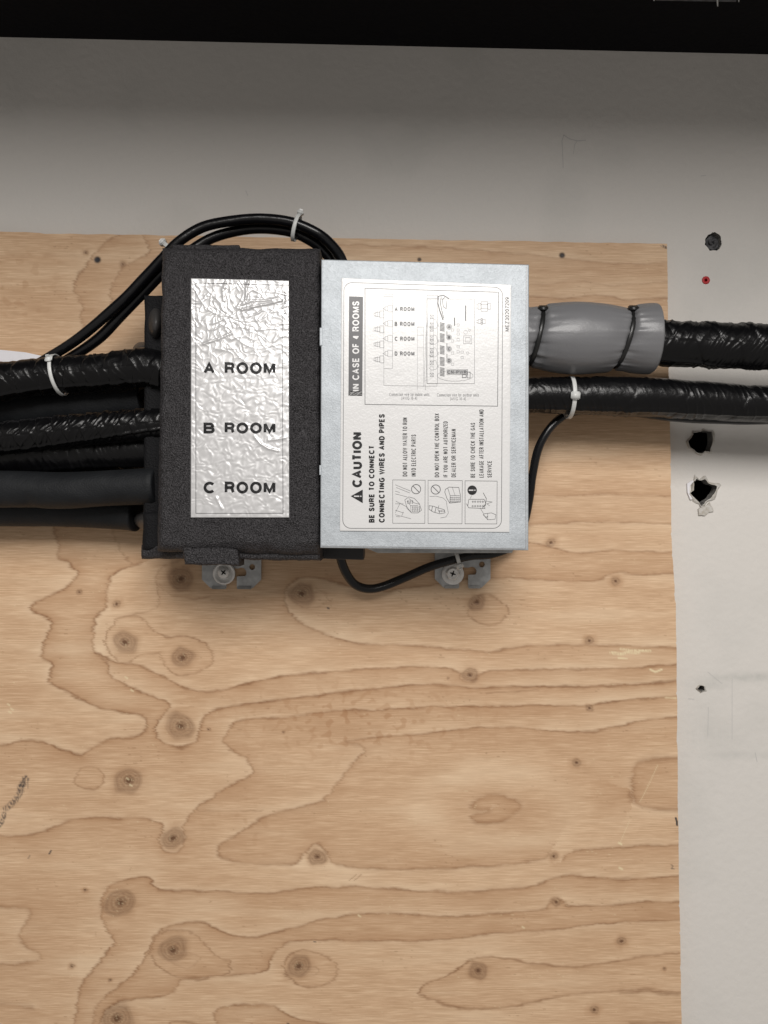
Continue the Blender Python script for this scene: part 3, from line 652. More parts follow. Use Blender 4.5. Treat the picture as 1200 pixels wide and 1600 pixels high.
# rounded caps on the side
def dome(name, cx, cy, rx, ry, h, mat, parent, depth=.03):
    n, m = 12, 28; V = np.zeros((n, m, 3))
    for j in range(n):
        t = j / (n - 1) * math.pi / 2
        for i in range(m):
            a = 2 * math.pi * i / m
            V[j, i] = P(cx + rx * math.cos(t) * math.cos(a), cy + ry * math.cos(t) * math.sin(a), h - depth + depth * math.sin(t))
    return grid_mesh(name, V, mat, parent, closed_u=True)
dome('stub_cap', 243, 505, 13, 26, .096, M['copper_cap'], box, .028)
dome('stub_cap', 222, 548, 15, 14, .060, M['copper_cap'], box, .025)
dome('stub_cap', 233, 812, 24, 16, .070, M['copper_cap'], box, .03)
# shadowy lump of foam at the low left corner
slab('body_corner', (224, 800), (262, 800), (262, 862), (222, 860), .095, .02, 9, M['foam_back'], box, jitter=1.5, lump=.003, seed=21)

# silver crumpled label on foam
def crumple(X, Y):
    cx, cy = 357, 495
    r = np.hypot(X - cx, (Y - cy) * .9); th = np.arctan2(Y - cy, X - cx)
    wx = X + 7 * pn(X / 17, Y / 17, 1.0); wy = Y + 7 * pn(X / 17, Y / 17, 5.0)
    # creases running out from the pinched spot
    rad = ridge(np.cos(th) * 2.3 + 7, np.sin(th) * 2.3 + r / 42., 3. , 6) * np.exp(-(r / 85) ** 2) * sm(0, 8, r)
    fine = ridge(wx / 12, wy / 15, 7.0, 4); f2 = ridge(wx / 26, wy / 26, 17.0, 5); f3 = ridge(wx / 30, wy / 12, 22.0, 4)
    up = sm(650, 480, Y); lo = 1 - up; cen = .35 + .9 * np.exp(-(r / 75) ** 2)
    ang = pn((X * .8 + Y * .6) / 7.5, (Y * .8 - X * .6) / 15, 12.0)
    h = up * (.00028 * f2 * cen + .00030 * fine * cen + .00045 * rad + .00022 * f3) + .00016 * (.5 + lo) * ang + .00012 * pn(wx / 7, wy / 6, 40.) * (.4 + lo)
    # long crease across the right, and the curved one under B ROOM
    for pts, a in ((([(378, 484), (400, 478), (420, 474), (440, 469)]), .0011), (([(372, 478), (392, 470), (412, 470), (436, 466)]), .0008), (([(398, 683), (408, 694), (420, 701), (434, 704)]), .0009), (([(420, 688), (445, 684)]), .0006), (([(318, 537), (345, 528), (362, 520)]), .0008), (([(384, 470), (385, 450), (388, 440)]), .0011), (([(338, 778), (347, 795)]), .0006), (([(350, 470), (348, 455), (352, 442)]), .0007)):
        d, _ = dist(np.array(pts, float), X, Y); h = h + a * np.exp(-(d / 2.1) ** 2) * .8
    return h
TLl, TRl, BRl, BLl = (298.3, 434.7), (451.5, 438.5), (452.0, 808.8), (298, 808.8)
LB = HF + .0016
film = slab('paper_label', TLl, TRl, BRl, BLl, LB, HF - .001, 1.2, M['foil'], box, step=.75, hf=crumple)
tag(film, 'crinkled silver white label with three black room names')

def el(cx, cy, rx, ry, a0, a1, n=14): return [(cx + rx * math.cos(math.radians(a0 + (a1 - a0) * i / n)), cy + ry * math.sin(math.radians(a0 + (a1 - a0) * i / n))) for i in range(n + 1)]
_S = [tuple(p) for p in catmull([(.93, .77), (.80, .94), (.5, 1), (.18, .93), (.06, .75), (.20, .59), (.5, .51), (.82, .42), (.96, .25), (.82, .07), (.5, 0), (.17, .07), (.04, .26)], 4)]
_O = el(.5, .5, .5, .5, 90, 450, 28)[:-1]
GL = {  # name: (relative width, strokes in a unit box)
 'A': (.74, [[(0, 0), (.5, 1), (1, 0)], [(.17, .33), (.83, .33)]]),
 'B': (.66, [[(0, .52), (0, 0), (.55, 0)] + el(.62, .26, .38, .26, -90, 90, 8) + [(.55, .52), (0, .52), (0, 1), (.5, 1)] + el(.58, .76, .34, .24, 90, -90, 8) + [(.5, .52)]]),
 'C': (.74, [el(.56, .5, .56, .5, 42, 318, 24)]), 'D': (.70, [[(0, 0), (0, 1), (.45, 1)] + el(.45, .5, .55, .5, 90, -90, 14) + [(.45, 0), (0, 0)]]),
 'E': (.60, [[(1, 1), (0, 1), (0, 0), (1, 0)], [(0, .52), (.9, .52)]]), 'F': (.56, [[(1, 1), (0, 1), (0, 0)], [(0, .5), (.88, .5)]]),
 'G': (.78, [el(.54, .5, .54, .5, 42, 318, 24) + [(1, .2), (1, .46), (.6, .46)]]), 'H': (.68, [[(0, 0), (0, 1)], [(1, 0), (1, 1)], [(0, .52), (1, .52)]]),
 'I': (.0, [[(.5, 0), (.5, 1)]]), 'J': (.5, [[(1, 1), (1, .25)] + el(.5, .25, .5, .25, 0, -180, 10)]), 'K': (.68, [[(0, 0), (0, 1)], [(1, 1), (0, .38)], [(.32, .58), (1, 0)]]),
 'L': (.55, [[(0, 1), (0, 0), (1, 0)]]), 'M': (.80, [[(0, 0), (0, 1)], [(0, 1), (.5, .06), (1, 1)], [(1, 1), (1, 0)]]), 'N': (.68, [[(0, 0), (0, 1)], [(0, 1), (1, 0)], [(1, 0), (1, 1)]]),
 'O': (.80, ['c', _O]), 'P': (.62, [[(0, 0), (0, 1), (.6, 1)] + el(.6, .74, .4, .26, 90, -90, 10) + [(.6, .48), (0, .48)]]),
 'Q': (.80, ['c', _O, [(.6, .25), (1, -.05)]]), 'R': (.68, [[(0, 0), (0, 1), (.6, 1)] + el(.6, .75, .38, .25, 90, -90, 10) + [(.6, .5), (0, .5)], [(.58, .5), (.85, .38), (.92, .12), (1, 0)]]),
 'S': (.66, [_S]), 'T': (.62, [[(0, 1), (1, 1)], [(.5, 1), (.5, 0)]]), 'U': (.68, [[(0, 1), (0, .33)] + el(.5, .33, .5, .33, 180, 360, 12) + [(1, .33), (1, 1)]]),
 'V': (.70, [[(0, 1), (.5, 0), (1, 1)]]), 'W': (1.0, [[(0, 1), (.25, 0), (.5, 1), (.75, 0), (1, 1)]]), 'X': (.7, [[(0, 0), (1, 1)], [(0, 1), (1, 0)]]), 'Y': (.7, [[(0, 1), (.5, .45), (1, 1)], [(.5, .45), (.5, 0)]]),
 'Z': (.62, [[(0, 1), (1, 1), (0, 0), (1, 0)]]), '0': (.52, ['c', _O]), '1': (.3, [[(0, .75), (.8, 1), (.8, 0)]]), '2': (.52, [el(.5, .72, .5, .28, 170, -10, 12) + [(.9, .5), (0, 0), (1, 0)]]),
 '3': (.52, [el(.5, .76, .42, .24, 160, -80, 10) + [(.45, .53)] + el(.5, .27, .5, .27, 80, -165, 12)]), '4': (.56, [[(.74, 0), (.74, 1)], [(.70, .97), (.04, .30)], [(0, .27), (1, .27)]]), '6': (.52, [['c']][:0] + [el(.5, .32, .5, .32, 0, 360, 18), [(.02, .32), (.08, .7), (.35, .97), (.62, 1), (.9, .84)]]),
 '7': (.5, [[(0, 1), (1, 1), (.35, 0)]]), '9': (.52, [el(.5, .68, .5, .32, 0, 360, 18), [(.98, .68), (.92, .3), (.65, .03), (.38, 0), (.1, .16)]]),
 '-': (.4, [[(0, .4), (1, .4)]]), '(': (.18, [[(1, 1.1), (.1, .75), (0, .4), (.1, .1), (1, -.2)]]), ')': (.18, [[(0, 1.1), (.9, .75), (1, .4), (.9, .1), (0, -.2)]]),
 'c': (.42, [el(.5, .36, .5, .36, 45, 315, 14)]), 'o': (.46, ['c', el(.5, .36, .5, .36, 90, 450, 18)[:-1]]), 'n': (.40, [[(0, 0), (0, .72)], [(0, .5)] + el(.5, .46, .5, .26, 160, 0, 8) + [(1, 0)]]),
 'e': (.44, [[(0, .38), (1, .38)] + el(.5, .36, .5, .36, 5, 315, 16)]), 't': (.22, [[(.4, .95), (.4, .12), (.9, 0)], [(0, .72), (1, .72)]]), 'i': (.0, [[(.5, 0), (.5, .72)], [(.5, .9), (.5, 1)]]),
 'w': (.62, [[(0, .72), (.25, 0), (.5, .72), (.75, 0), (1, .72)]]), 'r': (.24, [[(0, 0), (0, .72)], [(0, .45), (.4, .68), (1, .72)]]), 'f': (.24, [[(.4, 0), (.4, .85), (1, 1)], [(0, .72), (1, .72)]]),
 'd': (.44, [el(.5, .36, .5, .36, 0, 360, 16), [(1, 0), (1, 1)]]), 'u': (.40, [[(0, .72), (0, .25)] + el(.5, .26, .5, .26, 180, 340, 8), [(1, .72), (1, 0)]]), 's': (.38, [[(x, y * .72) for x, y in _S]]),
}
def ribbon(mb, pts, wd, h, mapf, closed=False):
    p = [np.array(q, float) for q in pts]; p = [q for i, q in enumerate(p) if i == 0 or np.hypot(*(q - p[i - 1])) > 1e-4]; n = len(p); Lf = []; Rt = []
    for i in range(n):
        a = p[i - 1] if (i or closed) else None; b = p[(i + 1) % n] if (i < n - 1 or closed) else None
        d0 = (p[i] - a) / np.linalg.norm(p[i] - a) if a is not None else None; d1 = (b - p[i]) / np.linalg.norm(b - p[i]) if b is not None else None
        if d0 is None: d0 = d1
        if d1 is None: d1 = d0
        n0 = np.array([-d0[1], d0[0]]); n1 = np.array([-d1[1], d1[0]]); m = n0 + n1; L_ = np.linalg.norm(m)
        m = n0 if L_ < 1e-3 else m / L_; k = min(1 / max(m @ n0, .3), 1.7)
        Lf.append(p[i] + m * wd / 2 * k); Rt.append(p[i] - m * wd / 2 * k)
    for i in range(n if closed else n - 1):
        j = (i + 1) % n; mb.add([P(*mapf(q), h) for q in (Rt[i], Rt[j], Lf[j], Lf[i])], [(0, 1, 2, 3)])
def text_to(mb, s, x0, y0, x1, y1, h, up=False, w=1.0, gap=.14, slope=0.0, space=.30):
    """own stroke lettering fitted in the pixel box; up: reads bottom to top; w stroke width in px"""
    Ln, Hh = (y1 - y0, x1 - x0) if up else (x1 - x0, y1 - y0)
    n = len(s); k = sum((GL[c][0] * Hh if c != ' ' else space * Hh) for c in s) + gap * Hh * (n - 1); fixed = n and w * sum(c in 'Ii' for c in s)
    kx_ = (Ln - fixed) / k; t = 0
    def mapf(q):
        if up: return (x1 - q[1], y1 - q[0])
        return (x0 + q[0], y1 - q[1] + slope * q[0])
    for ci, c in enumerate(s):
        if c == ' ': t += (space + gap) * Hh * kx_; continue
        gw = GL[c][0] * Hh * kx_ + (w if c in 'Ii' else 0); closed = False
        for si, stn in enumerate(GL[c][1]):
            if stn == 'c': closed = True; continue
            pts = [(t + w / 2 + x * max(gw - w, 0), w / 2 + y * (Hh - w)) for x, y in stn]
            ribbon(mb, pts, w, h + si * 3e-6, mapf, closed); closed = False
        t += gw + gap * Hh * kx_

def drape(mb_, name, mat, parent, off):
    me = bpy.data.meshes.new(name); me.from_pydata(mb_.v, [], mb_.f); me.update()
    bm = bmesh.new(); bm.from_mesh(me); bmesh.ops.remove_doubles(bm, verts=bm.verts, dist=1e-7)
    xs_ = [v.co.x for v in bm.verts]; zs_ = [v.co.z for v in bm.verts]; st = 1.3 * S * (D - LB) / D
    for axis, lo, hi in (('x', min(xs_), max(xs_)), ('z', min(zs_), max(zs_))):
        t = lo + st
        while t < hi:
            co = Vector((t, 0, 0)) if axis == 'x' else Vector((0, 0, t)); no = Vector((1, 0, 0)) if axis == 'x' else Vector((0, 0, 1))
            bmesh.ops.bisect_plane(bm, geom=bm.verts[:] + bm.edges[:] + bm.faces[:], plane_co=co, plane_no=no, dist=1e-7); t += st
    bm.to_mesh(me); bm.free()
    co = np.zeros(len(me.vertices) * 3); me.vertices.foreach_get('co', co); co = co.reshape(-1, 3)
    k = S * (D - LB) / D; X = co[:, 0] / k + 600; Y = 800 - (co[:, 2] - ZC) / k
    hh = LB + crumple(X, Y) + off; k2 = S * (D - hh) / D
    co = np.stack([(X - 600) * k2, -hh, ZC + (800 - Y) * k2], -1)
    me.vertices.foreach_set('co', co.ravel()); me.update()
    return link(name, me, mat, parent, True)
for s, y0, y1 in (('A', 566, 584.3), ('B', 660.2, 677.3), ('C', 752.6, 771)):
    mb = MB(); text_to(mb, s, 318, y0, 335.5, y1, LB, w=4.4); text_to(mb, 'ROOM', 351, y0 - .2, 430.3, y1 + .2, LB, w=4.4, gap=.12)
    drape(mb, 'lettering', M['ink'], film, .00022)
mb = MB(); text_to(mb, 'MEZ30210902', 443.0, 449.3, 447.6, 490, LB, up=True, w=.6); drape(mb, 'part_number', M['ink_grey'], film, .00025)
mb = MB(); mb.stroke([(305.9, 442), (440.8, 445.4), (442.2, 802), (306, 802)], .75, LB, True); drape(mb, 'border_line', M['ink_grey'], film, .0002)

# ------------------------------------------------------------------ galvanised control cover
cover = slab('control_cover', (502, 405.5), (826.5, 413.5), (825.5, 860), (500.5, 856), HM, .006, 1.6, M['galv'], box, step=4, lump=.0005, seed=3)
# folded flange line along right side and bottom, tab on the left
mb = MB(); mb.stroke([(822.6, 416), (821.8, 856.5)], .8, HM + .0006); mb.stroke([(503, 853), (822, 857.3)], .7, HM + .0006); mb.build('fold_line', M['ink_pale'], box)
slab('side_tab', (499.5, 512), (504, 512), (504, 540), (499.5, 540), HM + .0004, HM - .006, .5, M['galv'], box, step=1)
slab('side_tab', (499, 727), (502, 727), (502, 742), (499, 742), HM + .0004, HM - .006, .5, M['galv'], box, step=1)
slab('back_plate', (545, 845), (808, 845), (800, 864), (590, 864), .095, .006, .6, M['bracket'], box, step=4)
slab('cable_gland', (502, 850), (568, 850), (568, 875), (502, 873), .080, .030, 1.5, M['black_plastic'], box, step=3)
HL = HM + .0009
plab = slab('warning_label', (533.5, 434.5), (799, 445), (796, 831.5), (531, 829.5), HL, HM - .001, .5, M['label'], box, step=4, lump=.00004, seed=6)
tag(plab, 'white caution label with wiring diagram and pictograms, printed sideways')
HT = HL + .00015; HT2 = HT + .00012
# outlines
def rr(x0, y0, x1, y1, r, sk=(0, 0)):
    o = []
    for cx, cy, a0 in ((x1 - r, y0 + r, -90), (x1 - r, y1 - r, 0), (x0 + r, y1 - r, 90), (x0 + r, y0 + r, 180)):
        for k in range(7):
            a = math.radians(a0 + 15 * k); o.append((cx + r * math.cos(a), cy + r * math.sin(a)))
    return [(x + sk[0] * (y - y0) / (y1 - y0), y + sk[1] * (x - x0) / (x1 - x0) * (1 - (y - y0) / (y1 - y0))) for x, y in o]
mb = MB(); mb.stroke(rr(537.5, 441, 785.5, 825.5, 13, (-2, 8)), .75, HT, True)
mb.stroke([(570.3, 450.4), (779, 456.5), (777.5, 634.6), (570.3, 631.8)], .85, HT, True); mb.build('border_line', M['ink_grey'], plab)
mb = MB(); mb.quad([(545.4, 463), (567.3, 463.8), (566, 618.5), (544.5, 618)], HT); mb.build('banner', M['ink_grey'], plab)
mb = MB(); mb.quad([(544.7, 610.5), (566.1, 610.8), (566, 618.4), (544.5, 618)], HT + .00005); mb.build('banner_foot', M['ink'], plab)
mb = MB(); text_to(mb, 'IN CASE OF 4 ROOMS', 550.5, 470.5, 561.3, 611, HT2, up=True, w=2.1, gap=.13)
for k in range(3): mb.stroke([(546 + i * 2.8, 612.5 + 2 * k + 1.1 * math.sin(i * 1.6 + k)) for i in range(8)], .4, HT2)
mb.build('banner_lettering', M['label'], plab)
mb = MB(); text_to(mb, 'CAUTION', 550.3, 675.4, 565.8, 761.5, HT, up=True, w=3.9, gap=.09)
mb.quad([(548, 775.3), (566.8, 786.2), (566.8, 764.8)], HT); mb.build('caution_heading', M['ink'], plab)
mb = MB(); mb.stroke([(554, 775.4), (560.5, 775.4)], 1.9, HT2); mb.disc(563.8, 775.4, 1.1, HT2); mb.build('warning_mark', M['label'], plab)
mb = MB(); text_to(mb, 'BE SURE TO CONNECT', 576.3, 696, 585.2, 816.6, HT, up=True, w=2.2, gap=.11); text_to(mb, 'CONNECTING WIRES AND PIPES', 592, 646.8, 601.2, 816.6, HT, up=True, w=2.2, gap=.11)
mb.build('bold_lettering', M['ink'], plab)
mb = MB()
for s, a, b_, c, d_ in (('DO NOT ALLOW WATER TO RUN', 629.2, 652.6, 636.4, 744.3), ('INTO ELECTRIC PARTS', 642.7, 679, 650, 744.3), ('DO NOT OPEN THE CONTROL BOX', 679.2, 646, 686.2, 745.6), ('IF YOU ARE NOT AUTHORIZED', 692.7, 658.2, 699.6, 745.6),
        ('DEALER OR SERVICEMAN', 705.3, 670.4, 712.4, 745.6), ('BE SURE TO CHECK THE GAS', 735.3, 660.5, 742.3, 746.2), ('LEAKAGE AFTER INSTALLATION AND', 748.7, 639.8, 755.9, 746.2), ('SERVICE', 761.6, 720, 768.5, 746.2)):
    text_to(mb, s, a, b_, c, d_, HT, up=True, w=.95, gap=.2)
text_to(mb, 'MEZ30207209', 789.4, 464.6, 795.4, 517.6, HT, up=True, w=.75, gap=.2)
mb.build('small_lettering', M['ink'], plab)
mb = MB()
for s, y0, y1 in (('A ROOM', 479.5, 486.2), ('B ROOM', 502.7, 509.5), ('C ROOM', 525.9, 532.7), ('D ROOM', 549, 555.9)): text_to(mb, s, 616.7, y0, 647.6, y1, HT, w=1.45, gap=.18)
mb.build('room_lettering', M['ink_grey'], plab)
mb = MB()
text_to(mb, 'Connection wire for indoor units', 608.3, 613.7, 670.8, 618.8, HT, w=.42, gap=.16); text_to(mb, '(AWG 16-4)', 627.5, 619.8, 651.6, 624.5, HT, w=.42, gap=.16)
text_to(mb, 'Connection wire for outdoor units', 682.8, 614.5, 748, 619.6, HT, w=.42, gap=.16); text_to(mb, '(AWG 16-4)', 703.5, 620.8, 727.6, 625.5, HT, w=.42, gap=.16)
mb.build('wire_note', M['ink_grey'], plab)
# wiring diagram
za = lambda x, y: (500 + x / 3.529, 400 + y / 3.529)
mb = MB(); T1 = .38
def zr_(x0, y0, x1, y1, w_=T1): a = za(x0, y0); b_ = za(x1, y1); mb.rect(a[0], a[1], b_[0], b_[1], w_, HT)
zr_(352, 210, 400, 620); mb.stroke([za(352, 223), za(400, 223)], T1, HT); mb.stroke([za(352, 620), za(352, 714), za(645, 718), za(645, 703)], T1, HT)
for y in (290, 372, 455, 537):
    zr_(374, y - 18, 399, y + 18); zr_(360, y - 11, 374, y + 11); mb.stroke([za(360, y - 6), za(347, y), za(360, y + 6)], .5, HT)
for y in (322, 404, 487, 570):
    zr_(330, y - 19, 352, y + 19, .6); zr_(318, y - 12, 330, y + 12, .5); mb.stroke([za(318, y - 14), za(308, y - 8), za(298, y - 8), za(298, y + 8), za(308, y + 8), za(318, y + 14)], .6, HT); mb.stroke([za(308, y - 12), za(308, y + 12)], .6, HT)
zr_(590, 237, 852, 703, .5); zr_(590, 216, 648, 703, .5); mb.stroke([za(590, 232), za(648, 232)], .4, HT); zr_(537, 392, 571, 506, .3); mb.stroke([za(537, 437), za(571, 437)], .3, HT)
mb.stroke([za(571, 506), za(571, 720)], .3, HT); mb.stroke([za(537, 506), za(537, 740)], .3, HT)
mb.stroke([za(590, 360), za(583, 450), za(580, 560), za(575, 660), za(582, 738)], .4, HT); mb.stroke([za(596, 340), za(586, 450), za(588, 600), za(584, 690)], .4, HT)
for y in (335, 380, 403, 450, 473, 519, 541, 590, 655):
    zr_(607, y - 10, 626, y + 10, .5); mb.stroke([za(609, y - 8), za(624, y + 8)], .4, HT); mb.stroke([za(624, y - 8), za(609, y + 8)], .4, HT)
for y in (357, 428, 497, 566, 622): zr_(607, y - 12, 626, y + 12, .3)
for y in (345, 430, 500, 570):
    mb.stroke([za(627, y + 5), za(640, y + 8), za(646, y + 30), za(655, y + 45)], .4, HT); mb.stroke([za(600, y + 45), za(612, y + 58), za(640, y + 55), za(655, y + 30)], .4, HT)
for x, y in ((762, 380), (762, 408), (762, 430), (762, 461), (762, 500), (762, 528), (784, 530), (731, 408), (731, 468), (731, 535), (731, 597), (784, 560)): zr_(x - 7, y - 6, x + 7, y + 6, .35)
zr_(792, 440, 836, 483, .5); zr_(803, 450, 828, 474, .5); mb.circle(*za(803, 420), 3, .35, HT, 16); mb.circle(*za(824, 409), 1.6, .4, HT, 12); mb.circle(*za(815, 535), 2, .3, HT, 12)
mb.circle(*za(745, 660), 28, .4, HT, 40, 8.5)
for (x0, x1, y, hh) in ((862, 945, 278, 26), (862, 915, 361, 17)):
    zr_(x0 + 10, y - hh * .6, x0 + 26, y + hh * .6, .6); zr_(x0 + 26, y - hh, x1 - 20, y + hh, .7); zr_(x1 - 20, y - hh * .6, x1 - 4, y + hh * .6, .6); mb.stroke([za(x0, y - hh * .35), za(x0 + 10, y - hh * .35)], .5, HT); mb.stroke([za(x0, y + hh * .35), za(x0 + 10, y + hh * .35)], .5, HT)
    mb.stroke([za(x0 + 26, y - hh * .4), za(x1 - 20, y - hh * .4)], .5, HT); mb.stroke([za(x0 + 26, y + hh * .4), za(x1 - 20, y + hh * .4)], .5, HT)
mb.build('wiring_diagram', M['ink_thin'], plab)
mb = MB()
for y in (390, 450, 517, 580, 638):
    for dy in range(-22, 22, 7): mb.stroke([za(663, y + dy), za(685, y + dy + 4)], 1.1, HT)
mb.stroke([za(652, 225), za(650, 260), za(660, 300), za(678, 350)], 1.6, HT); mb.stroke([za(652, 222), za(680, 216), za(710, 234)], 1.2, HT); mb.stroke([za(668, 226), za(664, 262), za(672, 300), za(682, 342)], .9, HT)
mb.stroke([za(690, 225), za(675, 240), za(680, 280), za(696, 290), za(700, 250)], .8, HT); mb.stroke([za(803, 275), za(803, 355)], 1.6, HT); mb.stroke([za(742, 342), za(742, 382)], 1.6, HT)
zr_(700, 626, 815, 654, .4); zr_(785, 654, 806, 670, 1.0); zr_(812, 640, 828, 672, .8)
for y in (425, 490, 550): mb.stroke([za(700, y - 8), za(700, y + 14)], 1.0, HT)
mb.build('wiring_block', M['ink_grey'], plab)
mb = MB()
for s, y in (('A', 390), ('B', 448), ('C', 512), ('D', 577)): mb.disc(*za(712, y), 4.4, HT)
mb.quad([za(700, 629), za(815, 629), za(815, 651), za(700, 651)], HT - .00005)
mb.build('terminal_marker', M['ink_pale'], plab)
mb = MB()
for s, y in (('A', 390), ('B', 448), ('C', 512), ('D', 577)): a = za(705, y - 9); b_ = za(719, y + 9); text_to(mb, s, a[0], a[1], b_[0], b_[1], HT2, w=1.2)
a = za(703, 630); b_ = za(808, 650); text_to(mb, 'CN-PWR', a[0], a[1], b_[0], b_[1], HT2, w=1.1); mb.build('terminal_lettering', M['ink_grey'], plab)
# pictograms
zb = lambda x, y: (500 + x / 3.529, 620 + y / 3.529)
def st(l, w_=.45): mb.stroke([zb(*p) for p in l], w_, HT)
rnd = random.Random(3)
def cluster(cx, cy, nx, ny, dx, dy, r):
    for i in range(nx):
        for j in range(ny): x, y = zb(cx + i * dx, cy + j * dy); mb.circle(x + rnd.uniform(-.2, .2), y, r, .5, HT, 8)
mb = MB(); st([(401, 458), (580, 460), (578, 698), (401, 697), (401, 458)], .55)
for l in ([(415, 485), (500, 520)], [(420, 500), (495, 530)], [(415, 520), (440, 528)], [(415, 535), (480, 552)], [(418, 575), (475, 605)], [(415, 590), (460, 590)], [(415, 625), (460, 640)], [(440, 590), (415, 640)], [(415, 650), (500, 672)], [(460, 635), (450, 658)], [(420, 660), (440, 662)], [(475, 600), (500, 635)]): st(l)
st([(468, 568), (490, 552), (520, 560), (548, 590), (560, 625), (540, 640), (505, 640), (480, 615), (468, 568)], .6); st([(480, 575), (500, 600), (540, 598)], .5); st([(490, 560), (520, 585), (548, 592)], .5); st([(500, 600), (502, 638)], .5)
cluster(512, 608, 4, 3, 12, 11, .9); cluster(485, 575, 3, 2, 12, 10, .8)
c = zb(530, 509); mb.circle(*c, 7.2, 1.0, HT, 30); mb.stroke([(c[0] - 5, c[1] - 5), (c[0] + 5, c[1] + 5)], 1.0, HT + .00003); mb.build('pictogram', M['ink_grey'], plab)
mb = MB(); st([(596, 460), (785, 462), (783, 700), (596, 699), (596, 460)], .55)
st([(605, 550), (640, 548), (680, 558), (697, 575), (700, 600), (708, 640), (695, 662), (665, 668)]); st([(602, 600), (625, 603), (650, 612), (685, 622), (690, 640), (660, 645), (625, 635), (602, 620), (602, 600)], .6); st([(620, 605), (615, 630)], .8); st([(640, 610), (634, 636)], .8); st([(655, 600), (650, 620), (660, 640)], .6)
st([(692, 510), (712, 498), (765, 500), (775, 545), (775, 580), (715, 586), (700, 560), (688, 525), (692, 510)], .7); st([(705, 505), (718, 545), (770, 545)], .6); st([(718, 545), (716, 585)], .6); st([(730, 500), (745, 545)], .4)
cluster(722, 556, 5, 3, 11, 11, .9); cluster(660, 630, 3, 1, 12, 10, 1.0)
c = zb(638, 511); mb.circle(*c, 7.2, 1.0, HT, 30); mb.stroke([(c[0] - 5, c[1] - 5), (c[0] + 5, c[1] + 5)], 1.0, HT + .00003); mb.build('pictogram', M['ink_grey'], plab)
mb = MB(); st([(800, 463), (977, 465), (975, 701), (800, 700), (800, 463)], .55)
st([(808, 590), (820, 612), (910, 616), (905, 595)], .6); st([(820, 570), (815, 600)], .6); st([(830, 560), (835, 545)], .5); st([(820, 565), (905, 565), (915, 590), (895, 615)], .6); st([(900, 530), (917, 560), (912, 600)], .7); st([(915, 575), (950, 580), (920, 590), (935, 600)], .4); st([(885, 615), (905, 650)], .4)
st([(905, 645), (945, 640), (970, 650), (965, 675), (925, 678), (905, 655)], .5); st([(925, 645), (925, 678)], .5); st([(900, 650), (915, 665), (925, 660)], .8)
cluster(842, 578, 5, 2, 14, 25, 1.1); c = zb(839, 515); mb.disc(*c, 7.4, HT, 30); mb.build('pictogram', M['ink'], plab)
mb = MB(); mb.stroke([(c[0] - 4.5, c[1]), (c[0] + 1.2, c[1])], 1.7, HT2); mb.disc(c[0] + 4.3, c[1], 1.0, HT2); mb.build('exclamation_mark', M['label'], plab)

# ------------------------------------------------------------------ mounting brackets and their screws
def arc(cx, cy, r, a0, a1, n=8): return [(cx + r * math.cos(math.radians(a0 + (a1 - a0) * i / n)), cy + r * math.sin(math.radians(a0 + (a1 - a0) * i / n))) for i in range(n + 1)]
def bracket(x0, xa, xb, x1, yt, yb, hole1, slotc, slotr):
    mb = MB(); ch = 13.5
    out = [(x0, yt), (x0, yb - ch), (x0 + ch, yb), (xa, yb), (xa, slotc[1] - slotr * .9)] + arc(slotc[0], slotc[1], slotr, 235, 400, 10) + [(xb, slotc[1] + slotr * .7), (xb, yb), (x1 - ch, yb), (x1, yb - ch), (x1, yt)]
    poly(mb, out, [arc(hole1[0], hole1[1], 4.6, 0, 345, 15)], .0042, .0022)
    br = mb.build('mounting_bracket', M['bracket'], box)
    for a, b_ in ((x0 + ch + 2, xa - 1), (xb + 1, x1 - ch - 2)):
        mb = MB(); V = [P(a, yb - 3, .0050), P(b_, yb - 3, .0050), P(b_, yb + 1.5, .0064), P(a, yb + 1.5, .0064)]; V += [(x, y + .0012, z) for x, y, z in V]
        mb.add(V, [(0, 1, 2, 3), (4, 7, 6, 5), (0, 4, 5, 1), (1, 5, 6, 2), (2, 6, 7, 3), (3, 7, 4, 0)]); mb.build('bent_lip', M['bracket'], br)
    return br
bracket(315.5, 353.5, 370, 408, 850, 919, (394, 886), (377, 895), 8)
bracket(679.5, 717.5, 731.6, 766.4, 850, 918, (753, 882), (737, 893), 7.5)
def lathe(name, cx, cy, prof, mat, parent, n=32):
    V = np.array([[P(cx + r * math.cos(t), cy + r * math.sin(t), h) for t in np.linspace(0, 2 * math.pi, n, endpoint=False)] for r, h in prof])
    return grid_mesh(name, V, mat, parent, closed_u=True)
